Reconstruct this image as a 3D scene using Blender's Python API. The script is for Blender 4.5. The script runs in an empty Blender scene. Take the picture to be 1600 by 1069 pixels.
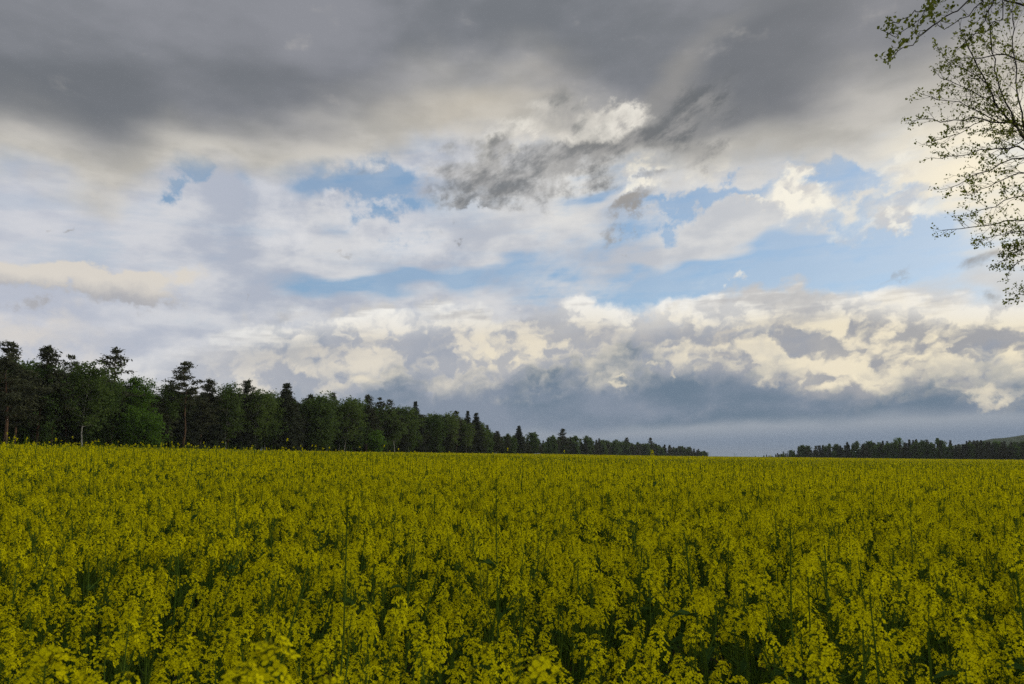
import bpy, bmesh, math, random
import numpy as np
from math import radians, sin, cos, pi, atan2, asin, sqrt
from mathutils import Vector, Matrix, Euler

sc = bpy.context.scene
COL = sc.collection

# ------------------------------------------------------------------ camera
F_PX, CX, CY = 1244.0, 800.0, 534.5           # focal length in photo pixels
PITCH = math.atan(177.5 / F_PX)
EYE = 1.80
cam_d = bpy.data.cameras.new("camera")
cam_d.sensor_width = 36.0
cam_d.lens = 36.0 * F_PX / 1600.0
cam_d.clip_start = 0.05
cam_d.clip_end = 20000.0
cam_d.dof.use_dof = True
cam_d.dof.focus_distance = 14.0
cam_d.dof.aperture_fstop = 10.0
cam = bpy.data.objects.new("camera", cam_d)
COL.objects.link(cam)
cam.location = (0, 0, EYE)
cam.rotation_euler = (pi / 2 + PITCH, 0, 0)
sc.camera = cam


def ray(px, py):
    """direction in the world that a photo pixel looks along"""
    v = Vector(((px - CX) / F_PX, 1.0, (CY - py) / F_PX)).normalized()
    return Matrix.Rotation(PITCH, 3, 'X') @ v


def azel(px, py):
    d = ray(px, py)
    return atan2(d.x, d.y) * 12.44, asin(d.z) * 12.44


# ------------------------------------------------------------------ sky and light
SUN_EL, SUN_AZ = radians(20), radians(52)     # sun behind cloud, ahead and to the right
SKY_STRENGTH = 0.1
sc.view_settings.view_transform = 'Standard'
sc.view_settings.look = 'None'
sc.view_settings.exposure = 0.0
sc.view_settings.gamma = 1.0
sc.view_settings.use_curve_mapping = False

world = bpy.data.worlds.new("World")
sc.world = world
world.use_nodes = True
world.cycles.sampling_method = 'NONE'
WT = world.node_tree
WT.nodes.clear()


def lin(c):
    c = c / 255.0
    return c / 12.92 if c <= 0.04045 else ((c + 0.055) / 1.055) ** 2.4


class X:
    """a float socket of the world's node tree with arithmetic"""
    def __init__(self, s): self.s = s
    def __add__(a, b): return mth('ADD', a, b)
    __radd__ = __add__
    def __sub__(a, b): return mth('SUBTRACT', a, b)
    def __rsub__(a, b): return mth('SUBTRACT', b, a)
    def __mul__(a, b): return mth('MULTIPLY', a, b)
    __rmul__ = __mul__


def plug(inp, v):
    if isinstance(v, X): WT.links.new(v.s, inp)
    elif isinstance(v, bpy.types.NodeSocket): WT.links.new(v, inp)
    else: inp.default_value = v


def mth(op, a, b=0.0, c=None, clamp=False):
    n = WT.nodes.new('ShaderNodeMath'); n.operation = op; n.use_clamp = clamp
    plug(n.inputs[0], a); plug(n.inputs[1], b)
    if c is not None: plug(n.inputs[2], c)
    return X(n.outputs[0])


def mx(a, b): return mth('MAXIMUM', a, b)
def mn(a, b): return mth('MINIMUM', a, b)
def sat(a): return mth('ADD', a, 0.0, clamp=True)


def ss(x, a, b, lo=0.0, hi=1.0):
    n = WT.nodes.new('ShaderNodeMapRange'); n.interpolation_type = 'SMOOTHSTEP'
    plug(n.inputs[0], x); plug(n.inputs[1], a); plug(n.inputs[2], b); plug(n.inputs[3], lo); plug(n.inputs[4], hi)
    return X(n.outputs[0])


def xyz(a, b, c):
    n = WT.nodes.new('ShaderNodeCombineXYZ')
    plug(n.inputs[0], a); plug(n.inputs[1], b); plug(n.inputs[2], c)
    return n.outputs[0]


def madd(a, b, c): return mth('MULTIPLY_ADD', a, b, c)


def noise(v, scale=1.0, detail=4.0, rough=0.5, dist=0.0, color=False):
    n = WT.nodes.new('ShaderNodeTexNoise'); n.noise_dimensions = '2D'
    plug(n.inputs['Vector'], v)
    n.inputs['Scale'].default_value = scale
    n.inputs['Detail'].default_value = detail
    n.inputs['Roughness'].default_value = rough
    n.inputs['Distortion'].default_value = dist
    if color:
        m = WT.nodes.new('ShaderNodeSeparateColor'); WT.links.new(n.outputs['Color'], m.inputs[0])
        return [X(o) - 0.5 for o in m.outputs]
    return X(n.outputs[0])


def puffs(v, scale, detail=2.0, rough=0.5):
    n = WT.nodes.new('ShaderNodeTexVoronoi'); n.feature = 'F1'; n.voronoi_dimensions = '2D'
    plug(n.inputs['Vector'], v)
    n.inputs['Scale'].default_value = scale
    n.inputs['Detail'].default_value = detail
    n.inputs['Roughness'].default_value = rough
    return 1.0 - X(n.outputs['Distance'])


def rgb(r, g, b):
    n = WT.nodes.new('ShaderNodeRGB')
    k = 1.0 / SKY_STRENGTH
    n.outputs[0].default_value = (lin(r) * k, lin(g) * k, lin(b) * k, 1)
    return n.outputs[0]


def mix(f, a, b):
    n = WT.nodes.new('ShaderNodeMix'); n.data_type = 'RGBA'
    plug(n.inputs[0], f); WT.links.new(a, n.inputs[6]); WT.links.new(b, n.inputs[7])
    return n.outputs[2]


def curve(x, pts, lo, hi):
    """smooth curve through (x, value) points; x may run over any range"""
    n = WT.nodes.new('ShaderNodeFloatCurve')
    cm = n.mapping; cm.use_clip = True
    c = cm.curves[0]
    x0, x1 = pts[0][0], pts[-1][0]
    while len(c.points) < len(pts): c.points.new(0.5, 0.5)
    for p, (a, b) in zip(c.points, pts):
        p.location = ((a - x0) / (x1 - x0), (b - lo) / (hi - lo))
    cm.update()
    m = WT.nodes.new('ShaderNodeMapRange')
    plug(m.inputs[0], x); m.inputs[1].default_value = x0; m.inputs[2].default_value = x1
    WT.links.new(m.outputs[0], n.inputs['Value'])
    return X(n.outputs[0]) * (hi - lo) + lo


tc = WT.nodes.new('ShaderNodeTexCoord')
sep = WT.nodes.new('ShaderNodeSeparateXYZ'); WT.links.new(tc.outputs['Generated'], sep.inputs[0])
dx, dy, dz = (X(sep.outputs[i]) for i in range(3))
U = mth('ARCTAN2', dx, dy) * 12.44            # azimuth and elevation, about 4.6 degrees to the unit
V = mth('ARCSINE', dz) * 12.44
qx, qz = dx * 12.44, dz * 12.44
Q = xyz(qx, qz, 0.0)
Qf = xyz(qx, qz * 2.4, 0.0)                    # flattened: layers seen from below
ca, sa = cos(radians(28)), sin(radians(28))    # streaks that climb to the right
tx, tz = (qx * ca + qz * sa) * 0.62, (qz * ca - qx * sa) * 1.35
Qt = xyz(tx, tz, 0.0)

W1 = noise(Qf, 0.55, 2, 0.5, color=True)
W2 = noise(Q, 1.9, 5, 0.62, color=True)
n_big = noise(Qf, 0.24, 1.5, 0.5)
n_mid = noise(Qf, 0.9, 4, 0.55)
n_str = noise(Qt, 1.1, 5, 0.6)
n_f = noise(Qt, 2.1, 6, 0.66)
rag, roll = W2[1], W1[1]
PS = (madd(W1[0], 1.3, U), madd(W1[1], 1.3, V))                     # soft edges
PR = (PS[0] + W2[0], PS[1] + W2[1])                                  # ragged edges
right = ss(U, -2.0, 7.0)                       # towards the hidden sun
cb, sb = cos(radians(13)), sin(radians(13))      # heap clouds: rounder, tilted less
gx, gz = (qx * cb + qz * sb) * 0.78 + W2[0] * 0.42, (qz * cb - qx * sb) * 1.22 + W2[2] * 0.42
qc = xyz(gx, gz, 0.0)
qd = xyz(gx + 0.26, gz + 0.16, 0.0)
d0 = puffs(qc, 1.2, 3, 0.55) + noise(qc, 0.8, 4, 0.55) * 0.7
d1 = puffs(qd, 1.2, 3, 0.55) + noise(qd, 0.8, 4, 0.55) * 0.7
e0, e1 = puffs(qc, 3.4, 2, 0.5), puffs(xyz(gx + 0.10, gz + 0.07, 0.0), 3.4, 2, 0.5)
n_lay = noise(xyz(qx * 0.42, qz * 2.7 - qx * 0.10, 0.0), 1.0, 4, 0.6)
lit = ss(d0 - d1 + (e0 - e1) * 0.55 + (n_f - 0.5) * 0.25, -0.36, 0.42)


def blob(px, py, rx, ry, rot=0.0, src=None, inner=0.0):
    """a soft oval patch of the sky, radii in photo pixels at the middle of the picture"""
    x, y = src if src is not None else PS
    u, v = azel(px, py)
    c, s = cos(radians(rot)), sin(radians(rot))
    rx, ry = rx / 100, ry / 100
    a = madd(x, c / rx, madd(y, s / rx, -(u * c + v * s) / rx))
    b = madd(x, -s / ry, madd(y, c / ry, (u * s - v * c) / ry))
    return ss(mth('SQRT', madd(a, a, b * b)), 1.0, inner)


def total(items):
    t = items[0]
    for i in items[1:]: t = t + i
    return t


def edge(pts):
    """a boundary across the sky given as photo pixels: elevation by azimuth, running on level outside"""
    q = [azel(x, y) for x, y in pts]
    q = [(-40.0, q[0][1])] + [(-13.0, q[0][1])] + q + [(13.0, q[-1][1]), (40.0, q[-1][1])]
    return curve(U, q, -1.0, 9.0)
# clear sky behind the clouds
skyn = WT.nodes.new('ShaderNodeTexSky'); skyn.sky_type = 'NISHITA'
skyn.sun_disc = False
skyn.sun_elevation = SUN_EL
skyn.sun_rotation = SUN_AZ
skyn.air_density = 1.0; skyn.dust_density = 0.6; skyn.ozone_density = 2.5
tint = WT.nodes.new('ShaderNodeMix'); tint.data_type = 'RGBA'; tint.blend_type = 'MULTIPLY'
tint.inputs[0].default_value = 1.0
WT.links.new(skyn.outputs[0], tint.inputs[6]); tint.inputs[7].default_value = (1.0, 1.0, 1.0, 1)
blue = mix(0.45, tint.outputs[2], rgb(146, 182, 216))

# --- the high white veil with its blue gaps
gaps = total([
    blob(285, 272, 56, 46, 0, PR) * 1.25, blob(575, 285, 170, 62, -6, PR) * 1.2, blob(480, 312, 60, 40, 0, PS),
    blob(385, 320, 40, 50, 0, PS) * 0.45,
    blob(540, 458, 240, 44, 4) * 0.8, blob(720, 432, 220, 48, 8) * 0.75, blob(930, 300, 130, 38, 12) * 0.8,
    blob(1110, 318, 150, 34, 3, PR), blob(1310, 268, 100, 36, -4, PR), blob(1400, 310, 130, 34, 8, PR) * 0.8,
    blob(1320, 400, 340, 74, 6) * 1.3, blob(1060, 445, 240, 52, 9) * 1.1, blob(930, 380, 200, 60, 12) * 0.5, blob(1480, 440, 190, 40, 4) * 0.8,
    blob(880, 440, 160, 40, 10) * 0.35])
gap = sat(gaps * 1.6 + (n_str - 0.5) * 1.7 + (n_lay - 0.5) * 0.8 + rag * 0.3 + (n_mid - 0.5) * 0.4 - 0.10)
elsewhere = ss(n_big + roll * 0.4, 0.60, 0.72) * ss(V, 10.0, 14.0) * 0.8
veil_c = mix(ss(n_mid + roll * 0.5 + (n_str - 0.5) * 0.5 + rag * 0.2, 0.28, 0.72), rgb(174, 181, 195), rgb(212, 213, 216))
veil_c = mix(right * 0.6, veil_c, rgb(226, 224, 217))
veil_c = mix(ss(U, -3.0, -7.0) * 0.4, veil_c, rgb(200, 203, 214))
veil_c = mix(total([blob(430, 330, 70, 52, 0, PR), blob(630, 350, 150, 40, -6, PR), blob(520, 322, 24, 26, 0, PR)]) * 0.5, veil_c, rgb(228, 228, 230))
veil_c = mix(blob(1560, 250, 260, 180, 0) * 0.95, veil_c, rgb(254, 242, 214))
veil_c = mix(blob(930, 260, 300, 130, 15) * 0.6, veil_c, rgb(240, 236, 226))
col = mix(sat(1.0 - ss(gap, 0.0, 1.3) * 0.92 - ss(n_lay + (n_str - 0.5) * 0.8, 0.46, 0.70) * 0.17 * ss(V, 1.8, 2.6)), blue, veil_c)

# --- bright wisps lying in the blue on the right
wisp = total([
    blob(1250, 310, 150, 40, 3, PR), blob(1250, 285, 50, 30, 10, PR), blob(1450, 300, 170, 52, 14, PR), blob(1150, 322, 60, 12, 0, PR),
    blob(1430, 350, 150, 34, 4, PR), blob(1145, 438, 34, 18, -25, PR), blob(1400, 245, 90, 26, 8, PR) * 0.8,
    blob(1100, 260, 120, 46, 20, PR) * 0.8, blob(1010, 285, 60, 24, 20, PR)])
wsp = ss(wisp + (n_str - 0.5) * 1.7 + rag * 0.5, 0.25, 1.35)
col = mix(wsp * 0.92, col, mix(ss(n_str + rag * 0.5 + (lit - 0.5) * 0.3, 0.32, 0.68), rgb(206, 204, 202), rgb(250, 244, 228)))

# --- heap clouds along the lower sky
heap_top = edge([(-50, 560), (150, 545), (300, 520), (400, 492), (620, 464), (760, 462), (900, 452), (1000, 466), (1060, 458), (1200, 440), (1300, 437), (1450, 450), (1650, 440)])
heap_bot = edge([(-50, 680), (200, 670), (420, 632), (560, 612), (750, 606), (900, 596), (950, 584), (1010, 578), (1080, 582), (1200, 596), (1330, 622), (1450, 596), (1650, 606)])
heap = ss(V - heap_top + (d0 - 1.0) * -0.35 + roll * 0.5 + rag * 0.3, 0.14, -0.10)
depth = heap_top - V
gold = rgb(246, 234, 205)
white = rgb(246, 244, 238)
body = mix(right * 0.8, rgb(170, 174, 183), rgb(160, 160, 162))
hc = mix(lit * 0.9, body, mix(ss(depth, 0.0, 0.7), white, mix(right, rgb(228, 220, 204), gold)))
hc = mix(ss(depth + roll * 0.6 + rag * 0.3, 0.75, -0.05) * 0.8, hc, white)
hc = mix(ss(n_lay + rag * 0.25, 0.56, 0.36) * ss(depth, 1.3, 0.1) * 0.7, hc, rgb(178, 177, 178))
blue_shade = total([blob(460, 545, 90, 40, -8, PR), blob(560, 590, 120, 40, 0, PR) * 0.7, blob(1040, 555, 100, 34, 0, PR) * 0.7, blob(660, 560, 60, 60, 0, PR) * 0.5,
                    blob(1570, 560, 90, 36, 0, PR) * 0.8, blob(1210, 530, 70, 26, 20, PR) * 0.5])
hc = mix(sat(blue_shade) * (1.0 - lit * 0.5) * 0.85, hc, rgb(146, 156, 172))
warm = total([blob(780, 560, 130, 60, 25, PR), blob(900, 560, 60, 34, 10, PR), blob(1000, 505, 90, 22, 12, PR), blob(600, 600, 90, 24, 20, PR), blob(1330, 545, 170, 60, 22, PR)])
hc = mix(sat(warm) * (0.15 + lit * 0.5), hc, rgb(238, 227, 203))
col = mix(heap * sat(0.35 + ss(U, -5.5, -2.0)) , col, hc)

# --- slate rain cloud down to the horizon
low = ss(V - heap_bot + (d0 - 0.85) * 0.5 + rag * 0.25 + (lit - 0.5) * -0.25, 0.20, -0.42)
slate = mix(ss(n_big + roll * 0.3 + (n_str - 0.5) * 0.45 + (n_mid - 0.5) * 0.5 + rag * 0.25, 0.28, 0.72), rgb(108, 126, 144), rgb(134, 145, 161))
slate = mix(ss(U, -1.0, -5.0) * 0.8, slate, rgb(180, 186, 197))
band = edge([(-50, 640), (600, 672), (850, 676), (1000, 668), (1200, 660), (1400, 652), (1650, 640)])
bandf = ss(V - band + roll * 0.25 + (n_mid - 0.5) * 0.2, 0.10, -0.10)
slate = mix(bandf * ss(U, -2.5, 1.5), slate, mix(ss(V - band, -0.3, 0.0), rgb(126, 140, 158), rgb(154, 162, 172)))
col = mix(low, col, slate)
# lit scraps in front of the slate
bits = total([blob(960, 565, 34, 12, 10, PR), blob(948, 592, 20, 18, 30, PR), blob(1048, 562, 22, 12, 10, PR), blob(1090, 575, 16, 26, 10, PR), blob(1230, 600, 60, 26, 25, PR),
              blob(1340, 606, 60, 26, 10, PR), blob(1530, 600, 110, 24, 4, PR), blob(1130, 548, 40, 22, 20, PR)])
col = mix(ss(bits * 1.2 + rag * 1.0 + (d0 - 0.9) * 0.4, 0.2, 1.4) * 0.65, col, mix(lit, rgb(214, 205, 188), rgb(248, 236, 208)))

# --- grey stratus overhead with a pale warm hem
deck_e = edge([(-50, 262), (60, 262), (170, 306), (280, 262), (400, 284), (500, 252), (620, 232), (720, 206), (820, 214), (930, 250), (1050, 262), (1150, 262), (1280, 244), (1380, 205), (1470, 200), (1560, 150), (1650, 120)])
h = V - deck_e + 0.22 + roll * 0.9 + rag * 0.30
deck = ss(h, -0.12, 0.5)
grey = mix(ss(n_big + roll * 0.35 + (n_mid - 0.5) * 0.5 + (n_str - 0.5) * 0.35, 0.2, 0.8), rgb(117, 121, 127), rgb(141, 143, 150))
grey = mix(ss(U, 1.0, 6.0) * 0.35, grey, rgb(150, 148, 148))
hem = mix(ss(n_mid + rag * 0.4, 0.3, 0.7), rgb(183, 180, 173), rgb(205, 201, 193))
reach = curve(U, [(-40, 1.6), (-7, 1.5), (-3, 1.5), (-1, 1.8), (1.5, 1.8), (3, 1.2), (6, 1.5), (40, 1.4)], 0, 4)
dk = mix(ss(h, 0.25, reach), hem, grey)
shade = total([blob(120, 130, 340, 80, 2), blob(500, 140, 300, 64, -3), blob(1210, 95, 210, 84, 30) * 1.4, blob(1060, 195, 170, 64, 36) * 1.5, blob(1420, 20, 120, 40, 10) * 0.4])
dk = mix(sat(shade) * 0.45, dk, rgb(103, 107, 113))
glow = total([blob(1570, 130, 170, 90, 0), blob(720, 170, 190, 60, 14), blob(1050, 120, 160, 40, 30) * 0.4, blob(860, 130, 120, 50, 20) * 0.4])
dk = mix(sat(glow) * 0.5, dk, rgb(200, 191, 175))
higher = ss(V, 9.5, 15.0)                       # above the frame the deck thins and breaks
dk = mix(higher * ss(n_big + n_mid * 0.3, 0.5, 0.75) * 0.8, dk, rgb(205, 205, 205))
col = mix(deck * (1.0 - elsewhere), col, dk)

# --- torn dark scud under it, pale light round its edges
scud_m = total([blob(745, 270, 100, 84, 20, PR), blob(850, 272, 170, 54, 14, PR), blob(970, 225, 150, 62, 28, PR), blob(1060, 185, 140, 62, 36, PR) * 0.8,
                blob(890, 165, 84, 64, 0, PR) * 0.9, blob(740, 330, 70, 16, 12, PR) * 0.8, blob(800, 220, 60, 26, 30, PR) * 0.7, blob(1090, 245, 60, 30, 30, PR) * 0.7, blob(590, 258, 50, 20, 20, PR) * 0.5])
ring = total([blob(880, 200, 130, 90, 20, PR), blob(950, 175, 60, 44, 0, PR), blob(770, 235, 130, 50, 15, PR) * 0.7])
col = mix(ss(ring * (0.35 + (n_f - 0.3) * 1.9), 0.1, 0.8) * 0.85, col, mix(ss(n_f + rag * 0.3, 0.35, 0.65), rgb(212, 207, 198), rgb(242, 237, 226)))
scud = ss(scud_m * 2.0 + (n_f - 0.5) * 2.6 * mn(scud_m * 3.0, 1.0) + rag * 0.5, 0.0, 2.5)
col = mix(scud * 0.88, col, mix(ss(n_f, 0.38, 0.64), rgb(152, 151, 150), rgb(108, 111, 114)))
rags = total([blob(985, 332, 110, 30, 30, PR) * 1.15, blob(100, 352, 30, 12, 30, PR) * 0.7, blob(975, 408, 18, 16, 50, PR) * 0.6, blob(385, 480, 22, 10, 40, PR) * 0.6, blob(1545, 420, 50, 40, 30, PR) * 0.7,
              blob(530, 378, 50, 14, 10, PR) * 0.6, blob(1420, 455, 50, 14, 20, PR) * 0.5])
col = mix(ss(rags + (n_f - 0.5) * 1.2, 0.25, 1.1) * 0.85, col, rgb(152, 147, 141))
bank = total([blob(60, 448, 190, 46, 0, PR), blob(220, 440, 130, 36, 0, PR)])
col = mix(ss(bank * 1.3 + (n_mid - 0.5) + rag * 0.6, 0.15, 0.9) * 0.9, col, mix(ss(V + rag * 0.4, azel(0, 455)[1], azel(0, 418)[1]), rgb(172, 172, 176), rgb(219, 212, 201)))
col = mix(blob(60, 530, 130, 40, 0, PR) * 0.55, col, rgb(228, 219, 205))

# below the horizon: haze colour, hidden by the ground
bg = WT.nodes.new('ShaderNodeBackground')
WT.links.new(col, bg.inputs['Color'])
bg.inputs['Strength'].default_value = SKY_STRENGTH
wo = WT.nodes.new('ShaderNodeOutputWorld')
WT.links.new(bg.outputs[0], wo.inputs['Surface'])

sun_d = bpy.data.lights.new("sun", 'SUN')
sun_d.energy = 1.5
sun_d.angle = radians(12)
sun_d.color = (1.0, 0.93, 0.80)
sun = bpy.data.objects.new("sun", sun_d)
COL.objects.link(sun)
sun.rotation_euler = (pi / 2 - SUN_EL, 0, -SUN_AZ + pi)
sun.rotation_euler = Vector((-sin(SUN_AZ) * cos(SUN_EL), -cos(SUN_AZ) * cos(SUN_EL), -sin(SUN_EL))).to_track_quat('-Z', 'Y').to_euler()
# ------------------------------------------------------------------ render settings that cost nothing to set here
sc.render.engine = 'CYCLES'
sc.cycles.max_bounces = 5
sc.cycles.diffuse_bounces = 3
sc.cycles.glossy_bounces = 1
sc.cycles.transmission_bounces = 3
sc.cycles.transparent_max_bounces = 4
sc.cycles.use_adaptive_sampling = True
sc.cycles.adaptive_threshold = 0.015
sc.cycles.use_denoising = False

rng = np.random.default_rng(11)
random.seed(11)


# ------------------------------------------------------------------ materials
def new_mat(name):
    m = bpy.data.materials.new(name); m.use_nodes = True
    nt = m.node_tree; nt.nodes.clear()
    out = nt.nodes.new('ShaderNodeOutputMaterial')
    return m, nt, out


def leaf_mat(name, c_dark, c_light, trans=0.35, scale=3.0, gloss=0.0, per_object=0.25, tcol=None):
    """thin leaf or petal: diffuse plus translucent, colour varied by noise and by object"""
    m, nt, out = new_mat(name)
    N, L = nt.nodes, nt.links
    geo = N.new('ShaderNodeNewGeometry'); oi = N.new('ShaderNodeObjectInfo')
    nz = N.new('ShaderNodeTexNoise'); nz.inputs['Scale'].default_value = scale; nz.inputs['Detail'].default_value = 2
    L.new(geo.outputs['Position'], nz.inputs['Vector'])
    add = N.new('ShaderNodeMath'); add.operation = 'MULTIPLY_ADD'
    L.new(oi.outputs['Random'], add.inputs[0]); add.inputs[1].default_value = per_object
    isl = N.new('ShaderNodeMath'); isl.operation = 'MULTIPLY_ADD'
    L.new(geo.outputs['Random Per Island'], isl.inputs[0]); isl.inputs[1].default_value = 0.45
    L.new(nz.outputs[0], isl.inputs[2])
    L.new(isl.outputs[0], add.inputs[2])
    rp = N.new('ShaderNodeMapRange'); rp.inputs[1].default_value = 0.35; rp.inputs[2].default_value = 0.95 + per_object
    L.new(add.outputs[0], rp.inputs[0])
    mx_ = N.new('ShaderNodeMix'); mx_.data_type = 'RGBA'
    L.new(rp.outputs[0], mx_.inputs[0])
    mx_.inputs[6].default_value = (*c_dark, 1); mx_.inputs[7].default_value = (*c_light, 1)
    df = N.new('ShaderNodeBsdfDiffuse'); tr = N.new('ShaderNodeBsdfTranslucent')
    L.new(mx_.outputs[2], df.inputs[0])
    L.new(mx_.outputs[2], tr.inputs[0])
    ms = N.new('ShaderNodeMixShader'); ms.inputs[0].default_value = trans
    L.new(df.outputs[0], ms.inputs[1]); L.new(tr.outputs[0], ms.inputs[2])
    L.new(ms.outputs[0], out.inputs[0])
    return m


def bark_mat(name, c1, c2, scale=6.0, stretch=0.25, thr=(0.4, 0.62)):
    m, nt, out = new_mat(name)
    N, L = nt.nodes, nt.links
    tc_ = N.new('ShaderNodeTexCoord'); mp = N.new('ShaderNodeMapping'); mp.inputs['Scale'].default_value = (1, 1, stretch)
    L.new(tc_.outputs['Object'], mp.inputs[0])
    nz = N.new('ShaderNodeTexNoise'); nz.inputs['Scale'].default_value = scale; nz.inputs['Detail'].default_value = 5
    L.new(mp.outputs[0], nz.inputs['Vector'])
    rp = N.new('ShaderNodeMapRange'); rp.inputs[1].default_value, rp.inputs[2].default_value = thr
    L.new(nz.outputs[0], rp.inputs[0])
    mx_ = N.new('ShaderNodeMix'); mx_.data_type = 'RGBA'; L.new(rp.outputs[0], mx_.inputs[0])
    mx_.inputs[6].default_value = (*c1, 1); mx_.inputs[7].default_value = (*c2, 1)
    df = N.new('ShaderNodeBsdfPrincipled'); df.inputs['Roughness'].default_value = 0.9
    df.inputs['Specular IOR Level'].default_value = 0.1
    L.new(mx_.outputs[2], df.inputs['Base Color'])
    bp = N.new('ShaderNodeBump'); bp.inputs['Strength'].default_value = 0.5; L.new(nz.outputs[0], bp.inputs['Height']); L.new(bp.outputs[0], df.inputs['Normal'])
    L.new(df.outputs[0], out.inputs[0])
    return m


M_PETAL = leaf_mat('petal_yellow', (0.64, 0.58, 0.003), (0.93, 0.86, 0.007), 0.33, 9.0)
M_BUD = leaf_mat('bud_green_yellow', (0.20, 0.24, 0.02), (0.40, 0.38, 0.02), 0.25, 20.0)
M_STALK = leaf_mat('stalk_green', (0.065, 0.115, 0.014), (0.12, 0.185, 0.026), 0.1, 6.0)
M_RLEAF = leaf_mat('rape_leaf', (0.034, 0.072, 0.016), (0.065, 0.125, 0.032), 0.25, 5.0)
M_NEEDLE = leaf_mat('pine_needles', (0.050, 0.058, 0.034), (0.120, 0.130, 0.068), 0.20, 0.5, per_object=0.4)
M_SPRUCE = leaf_mat('spruce_needles', (0.042, 0.054, 0.034), (0.090, 0.105, 0.058), 0.15, 0.5, per_object=0.4)
M_BIRCH = leaf_mat('birch_leaves', (0.075, 0.125, 0.032), (0.17, 0.235, 0.06), 0.4, 0.5, per_object=0.4)
M_BROAD = leaf_mat('broad_leaves', (0.062, 0.115, 0.032), (0.14, 0.205, 0.056), 0.35, 0.5, per_object=0.4)
M_FRESH = leaf_mat('fresh_leaves', (0.07, 0.15, 0.022), (0.15, 0.26, 0.038), 0.45, 0.8)
M_YOUNG = leaf_mat('young_maple_leaves', (0.11, 0.14, 0.022), (0.24, 0.27, 0.042), 0.55, 6.0)
M_PBARK = bark_mat('pine_bark', (0.055, 0.040, 0.030), (0.20, 0.115, 0.065), 3.0)
M_DBARK = bark_mat('dark_bark', (0.030, 0.026, 0.022), (0.075, 0.066, 0.055), 8.0)
M_WBARK = bark_mat('birch_bark', (0.06, 0.055, 0.05), (0.52, 0.50, 0.46), 2.2, 1.6, (0.36, 0.46))


# ------------------------------------------------------------------ mesh collecting
class MB:
    def __init__(self): self.v = []; self.f = []; self.m = []; self.n = 0

    def add(self, verts, faces, mat=0):
        verts = np.asarray(verts, dtype=np.float64).reshape(-1, 3)
        self.v.append(verts)
        for fc in faces: self.f.append([i + self.n for i in fc])
        self.m.extend([mat] * len(faces))
        self.n += len(verts)

    def quads(self, P, mat=0):
        """P: (n, k, 3) polygons of k corners"""
        n, k = P.shape[:2]
        self.v.append(P.reshape(-1, 3))
        idx = np.arange(n * k).reshape(n, k) + self.n
        self.f.extend(idx.tolist()); self.m.extend([mat] * n); self.n += n * k

    def tube(self, pts, radii, sides=5, mat=0, cap=False):
        pts = np.asarray(pts, float); n = len(pts)
        t = np.gradient(pts, axis=0); t /= np.linalg.norm(t, axis=1)[:, None] + 1e-9
        ref = np.array([0.3, 0.9, 0.1]) if abs(t[0][2]) > 0.7 else np.array([0, 0, 1.0])
        ang = np.arange(sides) * 2 * pi / sides
        V = []
        for p, d, r in zip(pts, t, radii):
            a = np.cross(d, ref); a /= np.linalg.norm(a) + 1e-9
            b = np.cross(d, a)
            V.append(p + r * (np.cos(ang)[:, None] * a + np.sin(ang)[:, None] * b))
        F = [[i * sides + j, i * sides + (j + 1) % sides, (i + 1) * sides + (j + 1) % sides, (i + 1) * sides + j] for i in range(n - 1) for j in range(sides)]
        if cap: F.append(list(range((n - 1) * sides, n * sides)))
        self.add(np.concatenate(V), F, mat)

    def merge(self, o, M=None, mats=None):
        V = np.concatenate(o.v)
        if M is not None:
            A = np.array(M); V = V @ A[:3, :3].T + A[:3, 3]
        self.v.append(V)
        self.f.extend([[i + self.n for i in fc] for fc in o.f])
        self.m.extend(o.m if mats is None else [mats[i] for i in o.m]); self.n += len(V)

    def mesh(self, name, mats, smooth=False):
        me = bpy.data.meshes.new(name)
        me.from_pydata(np.concatenate(self.v).tolist(), [], self.f)
        for m in mats: me.materials.append(m)
        me.polygons.foreach_set('material_index', self.m)
        if smooth: me.polygons.foreach_set('use_smooth', [True] * len(me.polygons))
        me.update()
        return me


def obj(name, me, parent=None, link=True):
    o = bpy.data.objects.new(name, me)
    if link: COL.objects.link(o)
    if parent is not None: o.parent = parent
    return o


def tag(o, label=None, cat=None, group=None, kind=None):
    if label: o['label'] = label
    if cat: o['category'] = cat
    if group: o['group'] = group
    if kind: o['kind'] = kind
    return o


def unit(a): return a / (np.linalg.norm(a, axis=-1, keepdims=True) + 1e-9)


def rand_dirs(r, n):
    return unit(r.normal(size=(n, 3)))


def leaf_quads(mb, r, C, size, mat=0, jitter=0.35, aspect=0.6, droop=0.0, corners=4):
    """one loose little face at every centre, turned at random"""
    n = len(C)
    a = rand_dirs(r, n); a[:, 2] -= droop; a = unit(a)
    b = unit(np.cross(a, rand_dirs(r, n)))
    s = size * (1 + jitter * r.uniform(-1, 1, (n, 1)))
    a = a * s; b = b * s * aspect
    if corners == 4: P = np.stack([C - a, C - b * 0.9 + a * 0.1, C + a, C + b + a * 0.1], 1)
    else: P = np.stack([C - a, C + b + a * 0.3, C + a - b * 0.2], 1)
    mb.quads(P, mat)


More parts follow.
